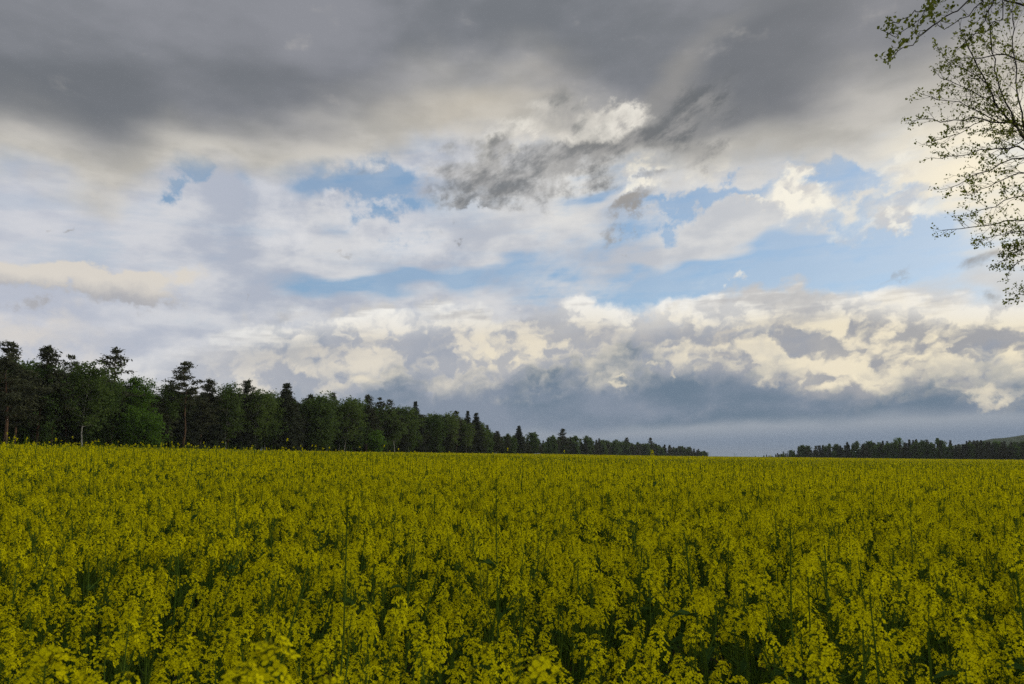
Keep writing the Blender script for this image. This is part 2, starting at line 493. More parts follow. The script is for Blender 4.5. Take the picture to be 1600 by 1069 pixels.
# ------------------------------------------------------------------ the lie of the land
def hgt(x, y):
    x = np.asarray(x, float); y = np.asarray(y, float)
    r = np.sqrt(x * x + y * y) + 1e-6
    k = np.minimum(1.0, 420.0 / r)
    xs, ys = x * k, np.abs(y) * k
    z = 0.0037 * ys - 0.0165 * xs + 0.0100 * xs * xs / (ys + 25.0 + 0.5 * np.abs(xs))
    t = np.clip((r - 420.0) / 380.0, 0, 1)
    z = z - 8.0 * t * t * (3 - 2 * t)
    t_ = np.clip(x / (np.abs(y) + 3.0), -0.9, 0.9)
    swell = np.interp(t_, [-0.9, -0.35, -0.1, 0.25, 0.9], [0.50, 0.42, 0.26, 0.14, 0.10])
    z = z + np.where(y > 0.5, swell * np.exp(-(np.log(np.maximum(y, 0.5) / 24.0) / 0.62) ** 2), 0.0)
    far = np.clip(r / 60.0, 0, 1)
    z = z + far * 0.10 * np.sin(x * 0.045 + 1.0) * np.cos(y * 0.031)
    return z


EDGE_PX = [0, 100, 200, 300, 400, 500, 600, 700, 750, 800, 900, 1000, 1105]
EDGE_D = [115, 128, 145, 162, 185, 205, 235, 290, 330, 390, 560, 750, 950]


def edge_d(px): return np.interp(px, EDGE_PX, EDGE_D)


def spot(px, d, py=690):
    """the place on the ground at depth d in the direction of a photo column"""
    v = ray(px, py)
    x = v.x / v.y * d
    return x, d, float(hgt(x, d))


def top_z(py, d, px=800):
    v = ray(px, py)
    return EYE + v.z / v.y * d


# ground: one sheet, fine near the camera and reaching to the horizon
rings = np.concatenate([[0.0], np.geomspace(0.6, 7000, 92)])
na = 144
V = [(0.0, 0.0, float(hgt(0, 0)))]
for r_ in rings[1:]:
    a_ = np.arange(na) * 2 * pi / na
    x_, y_ = r_ * np.sin(a_), r_ * np.cos(a_)
    V.extend(zip(x_, y_, hgt(x_, y_)))
Fc = [[0, 1 + j, 1 + (j + 1) % na] for j in range(na)]
for i in range(len(rings) - 2):
    b0, b1 = 1 + i * na, 1 + (i + 1) * na
    Fc.extend([[b0 + j, b1 + j, b1 + (j + 1) % na, b0 + (j + 1) % na] for j in range(na)])
gm, nt, out = new_mat('field_soil')
N, L = nt.nodes, nt.links
g_ = N.new('ShaderNodeNewGeometry')
nz = N.new('ShaderNodeTexNoise'); nz.inputs['Scale'].default_value = 2.5; nz.inputs['Detail'].default_value = 8; nz.inputs['Roughness'].default_value = 0.65
L.new(g_.outputs['Position'], nz.inputs['Vector'])
nz2 = N.new('ShaderNodeTexNoise'); nz2.inputs['Scale'].default_value = 0.35; nz2.inputs['Detail'].default_value = 4
L.new(g_.outputs['Position'], nz2.inputs['Vector'])
mxa = N.new('ShaderNodeMix'); mxa.data_type = 'RGBA'; L.new(nz.outputs[0], mxa.inputs[0])
mxa.inputs[6].default_value = (0.028, 0.022, 0.016, 1); mxa.inputs[7].default_value = (0.085, 0.072, 0.052, 1)
mxb = N.new('ShaderNodeMix'); mxb.data_type = 'RGBA'
rpb = N.new('ShaderNodeMapRange'); rpb.inputs[1].default_value = 0.45; rpb.inputs[2].default_value = 0.6; L.new(nz2.outputs[0], rpb.inputs[0]); L.new(rpb.outputs[0], mxb.inputs[0])
L.new(mxa.outputs[2], mxb.inputs[6]); mxb.inputs[7].default_value = (0.035, 0.055, 0.02, 1)
bs = N.new('ShaderNodeBsdfPrincipled'); bs.inputs['Roughness'].default_value = 1.0; bs.inputs['Specular IOR Level'].default_value = 0.05
L.new(mxb.outputs[2], bs.inputs['Base Color'])
bmp = N.new('ShaderNodeBump'); bmp.inputs['Distance'].default_value = 0.05; L.new(nz.outputs[0], bmp.inputs['Height']); L.new(bmp.outputs[0], bs.inputs['Normal'])
L.new(bs.outputs[0], out.inputs[0])
me = bpy.data.meshes.new('ground'); me.from_pydata([tuple(map(float, v)) for v in V], [], Fc); me.materials.append(gm)
me.polygons.foreach_set('use_smooth', [True] * len(me.polygons))
tag(obj('ground', me), kind='structure', label='dark soil and low weeds under the rapeseed crop')

# far wooded hill on the right
hx, hy = np.meshgrid(np.linspace(200, 1800, 110), np.linspace(1150, 2150, 50))
hn = rng.normal(size=hx.shape) * 1.0
ridge = 62 * np.exp(-(((hx - 1075) / 310.0) ** 2)) + 20 * np.exp(-(((hx - 1450) / 250.0) ** 2))
hz = -19 + ridge * np.exp(-(((hy - 1550) / 260.0) ** 2)) + np.where(ridge > 2, hn, 0)
hv = np.stack([hx, hy, hz], -1).reshape(-1, 3)
w_ = hx.shape[1]
hf = [[i * w_ + j, i * w_ + j + 1, (i + 1) * w_ + j + 1, (i + 1) * w_ + j] for i in range(hx.shape[0] - 1) for j in range(w_ - 1)]
hm = leaf_mat('hill_wood', (0.06, 0.085, 0.050), (0.11, 0.14, 0.085), 0.0, 0.02)
me = bpy.data.meshes.new('hill'); me.from_pydata(hv.tolist(), [], hf); me.materials.append(hm)
tag(obj('hill', me), kind='structure', label='distant green wooded hill rising behind the far treeline')


def scatter(name, P, kid, rot, scl, meshes):
    """one mass of growth: copies of a few meshes on scattered points, as a single object"""
    fm = bpy.data.meshes.new(name)
    fm.from_pydata(P.tolist(), [], [])
    fm.attributes.new('kid', 'INT', 'POINT').data.foreach_set('value', kid.astype(np.int32))
    fm.attributes.new('rot', 'FLOAT_VECTOR', 'POINT').data.foreach_set('vector', rot.astype(np.float32).ravel())
    fm.attributes.new('scl', 'FLOAT', 'POINT').data.foreach_set('value', scl.astype(np.float32))
    o = obj(name, fm)
    ng = bpy.data.node_groups.new(name, 'GeometryNodeTree')
    ng.interface.new_socket('Geometry', in_out='INPUT', socket_type='NodeSocketGeometry')
    ng.interface.new_socket('Geometry', in_out='OUTPUT', socket_type='NodeSocketGeometry')
    gi, go = ng.nodes.new('NodeGroupInput'), ng.nodes.new('NodeGroupOutput')
    join = ng.nodes.new('GeometryNodeJoinGeometry')

    def attr(nm, ty):
        n = ng.nodes.new('GeometryNodeInputNamedAttribute'); n.data_type = ty; n.inputs[0].default_value = nm
        return n.outputs[0]

    a_k, a_r, a_s = attr('kid', 'INT'), attr('rot', 'FLOAT_VECTOR'), attr('scl', 'FLOAT')
    for i, me_ in enumerate(meshes):
        so = bpy.data.objects.new(name + '_source', me_)
        oi = ng.nodes.new('GeometryNodeObjectInfo'); oi.inputs[0].default_value = so
        cp = ng.nodes.new('FunctionNodeCompare'); cp.data_type = 'INT'; cp.operation = 'EQUAL'
        ng.links.new(a_k, cp.inputs[2]); cp.inputs[3].default_value = i
        ip = ng.nodes.new('GeometryNodeInstanceOnPoints')
        ng.links.new(gi.outputs[0], ip.inputs['Points']); ng.links.new(cp.outputs[0], ip.inputs['Selection'])
        ng.links.new(oi.outputs['Geometry'], ip.inputs['Instance'])
        ng.links.new(a_r, ip.inputs['Rotation']); ng.links.new(a_s, ip.inputs['Scale'])
        ng.links.new(ip.outputs[0], join.inputs[0])
    ng.links.new(join.outputs[0], go.inputs[0])
    md = o.modifiers.new(name, 'NODES'); md.node_group = ng
    return o
# ------------------------------------------------------------------ trees
def bend(r, p0, p1, n=5, amp=0.06, sag=0.0):
    p0, p1 = np.array(p0, float), np.array(p1, float)
    t = np.linspace(0, 1, n)[:, None]
    ln = np.linalg.norm(p1 - p0)
    P = p0 + (p1 - p0) * t
    P[1:-1] += r.normal(size=(n - 2, 3)) * amp * ln * 0.5
    P[:, 2] += -sag * ln * (t[:, 0] ** 2)
    return P


def along(P, t):
    """points at fractions t of a polyline"""
    n = len(P) - 1
    u = np.clip(np.asarray(t) * n, 0, n - 1e-6); i = u.astype(int); f = (u - i)[:, None]
    return P[i] * (1 - f) + P[i + 1] * f


def pine(seed, dense=1.0, q=0.26, per=9, base=0.42, spread=0.17, layered=0.0, tree_h=18.0):
    """Scots pine: bare lower trunk, irregular crown of tufted limbs"""
    r = np.random.default_rng(seed); h = tree_h
    tr, cr = MB(), MB()
    T = bend(r, (0, 0, -0.4), (r.normal() * 0.35, r.normal() * 0.35, h * 0.97), 8, 0.018)
    tr.tube(T, np.linspace(0.21, 0.03, 8), 6)
    C = []
    z = base
    while z < 0.985:
        f = (z - base) / (1 - base)
        prof = (0.55 + 1.5 * f) if f < 0.30 else (1.0 - ((f - 0.30) / 0.70) ** (0.92 + 0.35 * layered) * 0.93)
        nl = r.integers(3, 6) if f < 0.85 else r.integers(4, 6)
        a0 = r.uniform(0, 2 * pi)
        for k in range(nl):
            if r.random() < 0.16: continue
            a = a0 + k * 2 * pi / nl + r.normal() * 0.35
            ln = h * spread * prof * r.uniform(0.6, 1.25)
            s = along(T, [z])[0]
            e = s + np.array([cos(a) * ln, sin(a) * ln, ln * (r.uniform(-0.05, 0.35) + 0.75 * f * f - layered * 0.12)])
            P = bend(r, s, e, 4, 0.10, -0.08)
            tr.tube(P, np.linspace(0.05 * (1.15 - f), 0.012, 4), 3)
            nt_ = max(2, int(dense * (2 + ln * 3.4)))
            c = along(P, r.uniform(0.35, 1.05, nt_)) + r.normal(size=(nt_, 3)) * np.array([0.30, 0.30, 0.16 - 0.06 * layered]) * (0.5 + 0.22 * ln)
            C.append(c)
        z += r.uniform(0.022, 0.05) * (1 + 0.7 * layered)
    C = np.concatenate(C)
    cc = np.repeat(C, per, 0) + r.normal(size=(len(C) * per, 3)) * np.array([0.26, 0.26, 0.15])
    leaf_quads(cr, r, cc, q, 0, 0.5, 0.33)
    return tr, cr


def spruce(seed, q=0.26, per=7, tree_h=18.0, slim=0.17, base=0.10):
    r = np.random.default_rng(seed); h = tree_h
    tr, cr = MB(), MB()
    T = bend(r, (0, 0, -0.4), (r.normal() * 0.15, r.normal() * 0.15, h * 0.985), 6, 0.008)
    tr.tube(T, np.linspace(0.20, 0.02, 6), 6)
    C = []
    z = base
    while z < 0.99:
        f = (z - base) / (1 - base)
        ln0 = h * slim * (1 - f) ** 0.85 + 0.15
        nl = 7 if f < 0.8 else 5
        a0 = r.uniform(0, 2 * pi)
        for k in range(nl):
            if r.random() < 0.1: continue
            a = a0 + k * 2 * pi / nl + r.normal() * 0.25
            ln = ln0 * r.uniform(0.65, 1.2)
            s = along(T, [z])[0]
            e = s + np.array([cos(a) * ln, sin(a) * ln, ln * (-0.22 + 0.45 * f)])
            P = bend(r, s, e, 4, 0.05, -0.05)
            tr.tube(P, np.linspace(0.035, 0.01, 4), 3)
            nt_ = max(2, int(2 + ln * 3.2))
            C.append(along(P, r.uniform(0.2, 1.03, nt_)) + r.normal(size=(nt_, 3)) * np.array([0.13, 0.13, 0.10]) * (0.6 + 0.3 * ln))
        z += r.uniform(0.020, 0.034)
    C = np.concatenate(C)
    cc = np.repeat(C, per, 0) + r.normal(size=(len(C) * per, 3)) * np.array([0.18, 0.18, 0.12])
    leaf_quads(cr, r, cc, q, 0, 0.5, 0.36, 0.3)
    return tr, cr


def broad(seed, q=0.17, per=10, tree_h=16.0, base=0.22, wide=0.19, airy=0.0, droop=0.0, thin=0.14, lobes=True):
    """birch and other broadleaved trees: forked limbs, leaf clumps held away from the middle"""
    r = np.random.default_rng(seed); h = tree_h
    tr, cr = MB(), MB()
    T = bend(r, (0, 0, -0.4), (r.normal() * 0.5, r.normal() * 0.5, h * 0.95), 8, 0.022)
    tr.tube(T, np.linspace(thin, 0.02, 8), 6)
    C = []
    z = base
    while z < 0.97:
        f = (z - base) / (1 - base)
        prof = sqrt(max(0.03, 1 - ((f - 0.40) / 0.62) ** 2))
        for k in range(3):
            a = r.uniform(0, 2 * pi)
            ln = h * wide * prof * r.uniform(0.45, 1.22)
            s = along(T, [z])[0]
            e = s + np.array([cos(a) * ln, sin(a) * ln, ln * r.uniform(0.25, 0.95)])
            P = bend(r, s, e, 5, 0.12, droop)
            tr.tube(P, np.linspace(0.05 * (1.1 - f), 0.008, 5), 3)
            nt_ = max(2, int((2.5 + ln * 3.6) * (1 - 0.5 * airy)))
            c = along(P, r.uniform(0.35, 1.05, nt_)) + r.normal(size=(nt_, 3)) * (0.16 + 0.12 * ln)
            if droop > 0: c[:, 2] -= r.exponential(0.35, nt_)
            C.append(c)
        z += r.uniform(0.022, 0.045)
    C = np.concatenate(C)
    cc = np.repeat(C, per, 0) + r.normal(size=(len(C) * per, 3)) * 0.26
    leaf_quads(cr, r, cc, q, 0, 0.5, 0.7, droop)
    return tr, cr


def bush(seed, h=5.0, w=2.0, n=420, q=0.14):
    r = np.random.default_rng(seed)
    tr, cr = MB(), MB()
    C = []
    for k in range(16):
        a = r.uniform(0, 2 * pi); lean = r.uniform(0, 0.38)
        ln = h * r.uniform(0.55, 0.98) * (1 - 0.5 * lean)
        P = bend(r, (r.normal() * 0.1, r.normal() * 0.1, -0.1), (cos(a) * lean * w * 2.0, sin(a) * lean * w * 2.0, ln), 5, 0.06)
        tr.tube(P, np.linspace(0.045, 0.008, 5), 4)
        m = n // 16
        C.append(along(P, r.uniform(0.12, 1.03, m)) + r.normal(size=(m, 3)) * np.array([0.28, 0.28, 0.2]) * w * 0.6)
    C = np.concatenate(C); C[:, 2] = np.maximum(C[:, 2], 0.1)
    cc = np.repeat(C, 8, 0) + r.normal(size=(len(C) * 8, 3)) * 0.20
    leaf_quads(cr, r, cc, q, 0, 0.5, 0.7)
    return tr, cr


KINDS = {}


def kind(name, pair, bark, leaf, h):
    tr, cr = pair
    KINDS.setdefault(name, []).append((tr.mesh('trunk', [bark], True), cr.mesh('crown', [leaf]), h))


for s_ in range(4): kind('pine', pine(100 + s_, 1.35, base=0.32 + 0.03 * s_, spread=0.19), M_PBARK, M_NEEDLE, 18.0)
for s_ in range(2): kind('layered_pine', pine(120 + s_, 1.0, base=0.48, spread=0.19, layered=1.0), M_PBARK, M_NEEDLE, 18.0)
kind('tall_pine', pine(131, 1.35, base=0.55, spread=0.135, layered=0.6), M_PBARK, M_NEEDLE, 18.0)
for s_ in range(3): kind('spruce', spruce(140 + s_, slim=0.19 + 0.02 * s_), M_DBARK, M_SPRUCE, 18.0)
for s_ in range(4): kind('birch', broad(150 + s_, airy=0.15, droop=0.18, base=0.34, wide=0.19, thin=0.11), M_WBARK, M_BIRCH, 16.0)
for s_ in range(4): kind('broadleaf', broad(160 + s_, wide=0.23, base=0.16, thin=0.17), M_DBARK, M_BROAD, 16.0)
kind('fresh_broadleaf', broad(171, wide=0.21, base=0.06, thin=0.12), M_DBARK, M_FRESH, 16.0)
for s_ in range(2): kind('shrub', bush(180 + s_), M_DBARK, M_FRESH, 5.0)
for s_ in range(3): kind('dark_shrub', bush(184 + s_, 5.0, 2.6), M_DBARK, M_BROAD, 5.0)
for s_ in range(3): kind('far_pine', pine(190 + s_, 0.8, q=0.42, per=6, base=0.25, spread=0.17), M_PBARK, M_NEEDLE, 18.0)
for s_ in range(2): kind('far_spruce', spruce(200 + s_, q=0.45, per=4, slim=0.16), M_DBARK, M_SPRUCE, 18.0)
for s_ in range(2): kind('far_broadleaf', broad(210 + s_, q=0.42, per=4, wide=0.2, base=0.12), M_DBARK, M_BROAD, 16.0)

NAME = {'pine': 'pine_tree', 'layered_pine': 'pine_tree', 'tall_pine': 'pine_tree', 'spruce': 'spruce_tree', 'birch': 'birch_tree', 'broadleaf': 'broadleaf_tree',
        'fresh_broadleaf': 'broadleaf_tree', 'shrub': 'shrub', 'dark_shrub': 'shrub', 'far_pine': 'pine_tree', 'far_spruce': 'spruce_tree', 'far_broadleaf': 'broadleaf_tree'}


def tree(kd, x, y, z, height, label, group=None, width=1.0, var=None):
    tm, cm_, h0 = KINDS[kd][int(rng.integers(len(KINDS[kd]))) if var is None else var % len(KINDS[kd])]
    root = bpy.data.objects.new(NAME[kd], None); COL.objects.link(root)
    root.empty_display_size = 0.5
    tag(root, label, 'shrub' if 'shrub' in kd else 'tree', group)
    root.location = (x, y, z)
    root.rotation_euler = (0, 0, rng.uniform(0, 2 * pi))
    s = height / h0
    root.scale = (s * width, s * width, s)
    obj('stem' if 'shrub' in kd else 'trunk', tm, root); obj('foliage' if 'shrub' in kd else 'crown', cm_, root)
    return root


G_WOOD = 'trees along the front of the wood'
# photo column, photo row of the tip, kind, width, extra depth, label
FRONT = [
    (8, 531, 'pine', 1.15, 0, 'big dense dark pine at the near end of the wood, cut by the picture edge'),
    (58, 536, 'pine', 1.05, 2, 'tall dark pine with a twin pointed top, second from the near end of the wood'),
    (103, 551, 'layered_pine', 0.8, 4, 'pine with a small loose tufted top between the twin-topped pine and the pale birch'),
    (125, 562, 'birch', 1.15, -1, 'tall pale green birch just right of the loose-topped pine'),
    (172, 542, 'layered_pine', 1.2, 3, 'pine with an open wide layered top standing out against the sky beside the tall birch'),
    (207, 587, 'fresh_broadleaf', 0.85, 0, 'green rounded broadleaf tree right beside the layered pine, behind the bright shrub'),
    (246, 599, 'broadleaf', 0.95, 7, 'dark broadleaf tree between the bright shrub and the orange-trunked pine'),
    (288, 561, 'tall_pine', 1.1, 0, 'lone spired pine with long bare orange trunk rising above its neighbours'),
    (322, 589, 'pine', 0.9, 6, 'dark pine just right of the orange-trunked spired pine'),
    (350, 597, 'birch', 1.0, 2, 'grey green birch between two dark pines, right of the spired pine'),
    (381, 589, 'pine', 0.85, 3, 'pine with a slim pointed top next to the pair of pale birches'),
    (398, 606, 'birch', 0.9, 0, 'first of two pale trunked birches left of the black conical pine'),
    (413, 610, 'birch', 0.9, 1, 'second of two pale trunked birches, touching the black conical pine'),
    (447, 597, 'spruce', 1.25, 0, 'nearly black broad conical conifer standing proud in the middle of the wood'),
    (480, 613, 'pine', 0.75, 5, 'slim small topped pine just right of the black conical conifer'),
    (500, 616, 'broadleaf', 1.0, 0, 'round green broadleaf tree with even crown, two right of the conical conifer'),
    (516, 611, 'pine', 0.7, 8, 'pine tip poking up behind the even row of green crowns'),
    (538, 623, 'birch', 1.2, 0, 'birch with clear white trunk in the middle of the even green row'),
    (556, 621, 'broadleaf', 0.95, 3, 'green broadleaf tree ending the even row, left of the twin pines'),
    (571, 614, 'pine', 0.85, 6, 'pine with bushy tip at the right end of the even green row'),
    (592, 619, 'layered_pine', 0.85, 4, 'left one of the twin open topped pines above the yellow green shrub'),
    (608, 621, 'layered_pine', 0.75, 6, 'right one of the twin open topped pines above the yellow green shrub'),
    (617, 640, 'birch', 1.1, -2, 'birch with forked white trunk just right of the yellow green shrub'),
    (640, 634, 'birch', 1.1, -1, 'full crowned birch with white trunk left of the slim spruce tip'),
    (650, 626, 'spruce', 0.9, 5, 'slim spruce with a sharp tip rising behind the full crowned birch'),
    (681, 647, 'broadleaf', 0.95, 0, 'grey green broadleaf tree in the dip right of the slim spruce'),
    (701, 644, 'birch', 1.0, 1, 'birch before the last three pointed conifers of the near wood'),
    (714, 639, 'pine', 0.8, 5, 'first of three pointed conifers at the far end of the near wood'),
    (729, 641, 'spruce', 0.85, 2, 'middle one of three pointed conifers where the near wood ends, behind a white stem'),
    (745, 644, 'spruce', 1.1, 0, 'last and broadest of three pointed conifers where the near wood steps down'),
    (728, 660, 'birch', 0.9, -4, 'small birch with thin white stem in front of the three pointed conifers'),
    (777, 672, 'far_pine', 1.2, 0, 'dark round pine in the gap after the near wood steps down'),
    (811, 664, 'far_spruce', 1.15, 0, 'pointed conifer sticking up alone from the low far wood'),
    (833, 675, 'far_broadleaf', 1.0, 0, 'low rounded tree just right of the lone pointed conifer'),
    (880, 669, 'far_pine', 1.3, 0, 'broad dark tree topping the middle of the low far wood'),
    (979, 682, 'far_pine', 0.8, 0, 'small pine tip standing clear of the declining far wood'),
    (1017, 683, 'far_pine', 1.0, 0, 'last distinct pine tip where the far wood falls away'),
]
for px, py, kd, wd, dd, lb in FRONT:
    d = float(edge_d(px)) + dd + 3
    x, y, z = spot(px, d)
    tree(kd, x, y, z, top_z(py, d, px) - z, lb, G_WOOD, wd * (1.12 if kd in ('pine', 'tall_pine', 'layered_pine') else 1.2))

for px, py, kd, wd, dd, lb in [
    (232, 640, 'shrub', 1.1, -6, 'bright green leafy shrub at the foot of the wood beside the field'),
    (212, 628, 'shrub', 0.9, -3, 'green young tree behind the bright shrub, leaning on the wood'),
    (588, 668, 'shrub', 1.0, -6, 'yellow green shrub lit at the wood edge under the twin pines'),
]:
    d = float(edge_d(px)) + dd
    x, y, z = spot(px, d)
    tree(kd, x, y, z, top_z(py, d, px) - z, lb, None, wd)

# deeper rows that close the wood
SKY_PX = [0, 60, 130, 200, 240, 300, 380, 450, 520, 600, 660, 720, 750, 775, 830, 900, 1000, 1060, 1105]
SKY_PY = [560, 565, 578, 598, 612, 604, 612, 616, 624, 634, 642, 652, 655, 682, 684, 685, 693, 697, 705]
GRP = {'pine': ('dark pine standing deeper in the wood among others', 'pines deeper in the wood'),
       'spruce': ('dark spruce standing deeper in the wood among others', 'spruces deeper in the wood'),
       'birch': ('birch standing deeper in the wood among darker trees', 'birches deeper in the wood'),
       'broadleaf': ('broadleaf tree standing deeper in the wood among others', 'broadleaf trees deeper in the wood'),
       }
UNDER = []
px = -60.0
while px < 775:
    for row, back in enumerate((8, 20, 36)):
        p = px + rng.uniform(-9, 9)
        d = float(edge_d(max(p, 0))) + back + rng.uniform(-3, 3)
        x, y, z = spot(p, d)
        py = float(np.interp(p, SKY_PX, SKY_PY)) + rng.uniform(0, 17)
        kd = ['pine', 'broadleaf', 'birch', 'pine', 'pine', 'broadleaf', 'spruce'][int(rng.integers(7))]
        tree(kd, x, y, z, top_z(py, d, p) - z, *GRP[kd], rng.uniform(1.15, 1.5))
    for back in (9.0, 15.0):
        p = px + rng.uniform(-8, 8)
        d = float(edge_d(max(p, 0))) + back + rng.uniform(0, 4)
        x, y, z = spot(p, d)
        UNDER.append((x, y, z, rng.uniform(4.0, 7.0) if back < 10 else rng.uniform(6, 9)))
    px += 2600.0 / float(edge_d(max(px, 0)))

UP_ = np.array(UNDER)
tag(scatter('undergrowth', UP_[:, :3], rng.integers(0, 3, len(UP_)), np.stack([np.zeros(len(UP_)), np.zeros(len(UP_)), rng.uniform(0, 6.28, len(UP_))], 1), UP_[:, 3] / 5.0, [k[1] for k in KINDS['dark_shrub']]),
    'dark bushes and saplings filling the foot of the wood', 'undergrowth', None, 'stuff')

# the low far wood that runs down to the crest, and the far treeline on the right
FG = {'far_pine': ('small dark pine in the low far wood running down to the crest', 'pines of the low far wood'),
      'far_spruce': ('small dark spruce in the low far wood running down to the crest', 'spruces of the low far wood'),
      'far_broadleaf': ('small dark broadleaf tree in the low far wood running down to the crest', 'broadleaf trees of the low far wood')}
px = 752.0
while px < 1106:
    for back in (0, 14, 40):
        p = px + rng.uniform(-3, 3)
        if p > 1104: continue
        d = float(edge_d(p)) + back + rng.uniform(-4, 4) + 5
        x, y, z = spot(p, d)
        py = float(np.interp(p, SKY_PX, SKY_PY)) + rng.uniform(-5, 9) * (1 - 0.55 * (p > 950))
        kd = ['far_pine', 'far_spruce', 'far_broadleaf', 'far_pine', 'far_broadleaf'][int(rng.integers(5))]
        tree(kd, x, y, z, max(4.0, top_z(py, d, p) - z), *FG[kd], rng.uniform(0.8, 1.25))
    px += 3400.0 / float(edge_d(px)) if px < 900 else 5.5

RG = {'far_pine': ('small dark pine in the long far treeline beyond the open field', 'pines of the long far treeline'),
      'far_spruce': ('small dark spruce in the long far treeline beyond the open field', 'spruces of the long far treeline'),
      'far_broadleaf': ('small green broadleaf tree in the long far treeline beyond the open field', 'broadleaf trees of the long far treeline')}
RX = [1170, 1205, 1225, 1250, 1300, 1320, 1360, 1400, 1445, 1500, 1560, 1600, 1680]
RY = [714, 711, 707, 702, 700, 695, 694, 692, 692, 693, 695, 694, 694]
px = 1172.0
while px < 1680:
    for back in (0, 25):
        p = px + rng.uniform(-2.5, 2.5)
        d = float(np.interp(p, [1170, 1250, 1400, 1680], [800, 640, 560, 520])) + back
        x, y, z = spot(p, d)
        py = float(np.interp(p, RX, RY)) + rng.uniform(-7, 8) * (0.4 + 0.6 * (p > 1240))
        kd = ['far_pine', 'far_spruce', 'far_pine', 'far_broadleaf', 'far_pine'][int(rng.integers(5))]
        tree(kd, x, y, z, max(4.0, top_z(py, d, p) - z), *RG[kd], rng.uniform(0.7, 1.05))
    px += 4.6
for p, py, lb in [(1405, 683, 'fresh green tree rising a little above the middle of the far treeline'), (1556, 688, 'fresh green tree in the far treeline below the distant hill')]:
    d = 600.0; x, y, z = spot(p, d)
    tree('fresh_broadleaf', x, y, z, top_z(py, d, p) - z, lb, None, 0.8)
# ------------------------------------------------------------------ rapeseed
RAPE_MATS = [M_STALK, M_PETAL, M_BUD, M_RLEAF]
STALK, PETAL, BUD, RLEAF = 0, 1, 2, 3


def flower_mb(r, size=0.0110):
    """one four-petalled flower facing +Z"""
    mb = MB()
    a0 = r.uniform(0, pi / 2)
    for k in range(4):
        a = a0 + k * pi / 2 + r.normal() * 0.10
        up = r.uniform(0.0, 0.45)
        u = np.array([cos(a), sin(a), 0]); w = np.array([-sin(a), cos(a), 0]); n = np.array([0, 0, 1.0])
        L_ = size * r.uniform(0.85, 1.15); W_ = L_ * 0.46
        c = u * 0.0008
        P = [c, u * L_ * 0.50 - w * W_ * 0.85 + n * up * L_ * 0.45, u * L_ * 0.92 - w * W_ * 0.70 + n * up * L_ * 0.62,
             u * L_ * 1.06 + n * up * L_ * 0.55, u * L_ * 0.92 + w * W_ * 0.70 + n * up * L_ * 0.62, u * L_ * 0.50 + w * W_ * 0.85 + n * up * L_ * 0.45]
        mb.add(P, [[0, 1, 2, 3, 4, 5]], PETAL)
    a = np.arange(3) * 2.1
    mb.add([[0, 0, 0.005], *[[0.0014 * cos(t), 0.0014 * sin(t), 0.0] for t in a]], [[0, 1, 2], [0, 2, 3], [0, 3, 1]], BUD)
    return mb


def frame(n, r):
    """rotation whose Z is n"""
    z = Vector(n).normalized(); x = z.orthogonal().normalized(); x.rotate(Matrix.Rotation(r.uniform(0, 6.28), 3, z)); y = z.cross(x)
    return Matrix((x, y, z)).transposed()


def head_parts(r, nf=30, L=0.15, spread=0.034, pods=8, fsize=0.0110):
    """flower head: axis, pods and buds as one body, and where each open flower sits"""
    body = MB(); spots = []
    low = -0.10 - 0.05 * r.random()
    ax = np.array([[0, 0, low], [r.normal() * 0.004, r.normal() * 0.004, 0], [r.normal() * 0.008, r.normal() * 0.008, L]])
    body.tube(ax, [0.0022, 0.0019, 0.0011], 4, STALK)
    g = 2.39996
    for i in range(nf):
        f = (i + r.uniform(-0.4, 0.4)) / nf; f = min(max(f, 0), 1)
        a = i * g + r.normal() * 0.3
        zz = L * (-0.02 + 1.0 * f)
        rad = spread * (1.0 - 0.72 * f ** 2.0) * r.uniform(0.65, 1.2)
        o = np.array([cos(a), sin(a), 0])
        p = np.array([ax[1][0] * (1 - f) + ax[2][0] * f, ax[1][1] * (1 - f) + ax[2][1] * f, zz])
        q = p + o * rad + np.array([0, 0, rad * (0.25 + 0.5 * f)])
        body.tube([p, q], [0.0007, 0.0006], 3, STALK)
        n = o * (1.0 - 0.55 * f) + np.array([0, 0, 0.35 + 0.8 * f]) + r.normal(size=3) * 0.3
        M = frame(n, r).to_4x4(); M.translation = Vector(q)
        spots.append(M)
    for i in range(14):
        a = r.uniform(0, 6.28); rr = 0.009 * sqrt(r.random())
        p = np.array([ax[2][0] + rr * cos(a), ax[2][1] + rr * sin(a), L * 0.97 + r.uniform(-0.004, 0.010) - rr * 0.5])
        body.tube([p - np.array([0, 0, 0.006]), p, p + np.array([rr * cos(a) * 0.4, rr * sin(a) * 0.4, 0.006])], [0.0005, 0.0022, 0.0004], 4, BUD)
    for i in range(pods):
        a = r.uniform(0, 6.28); zz = r.uniform(low, -0.02)
        o = np.array([cos(a), sin(a), 0])
        p = np.array([0, 0, zz]); q = p + o * 0.012 + np.array([0, 0, 0.006]); e = q + o * 0.022 + np.array([0, 0, r.uniform(0.012, 0.035)])
        body.tube([p, q, e], [0.0006, 0.0012, 0.0004], 3, STALK)
    return body, spots, fsize


def full_head(r, **kw):
    body, spots, fs = head_parts(r, **kw)
    mb = MB(); mb.merge(body)
    fl = [flower_mb(r, fs) for _ in range(5)]
    for M in spots: mb.merge(fl[int(r.integers(5))], M)
    return mb


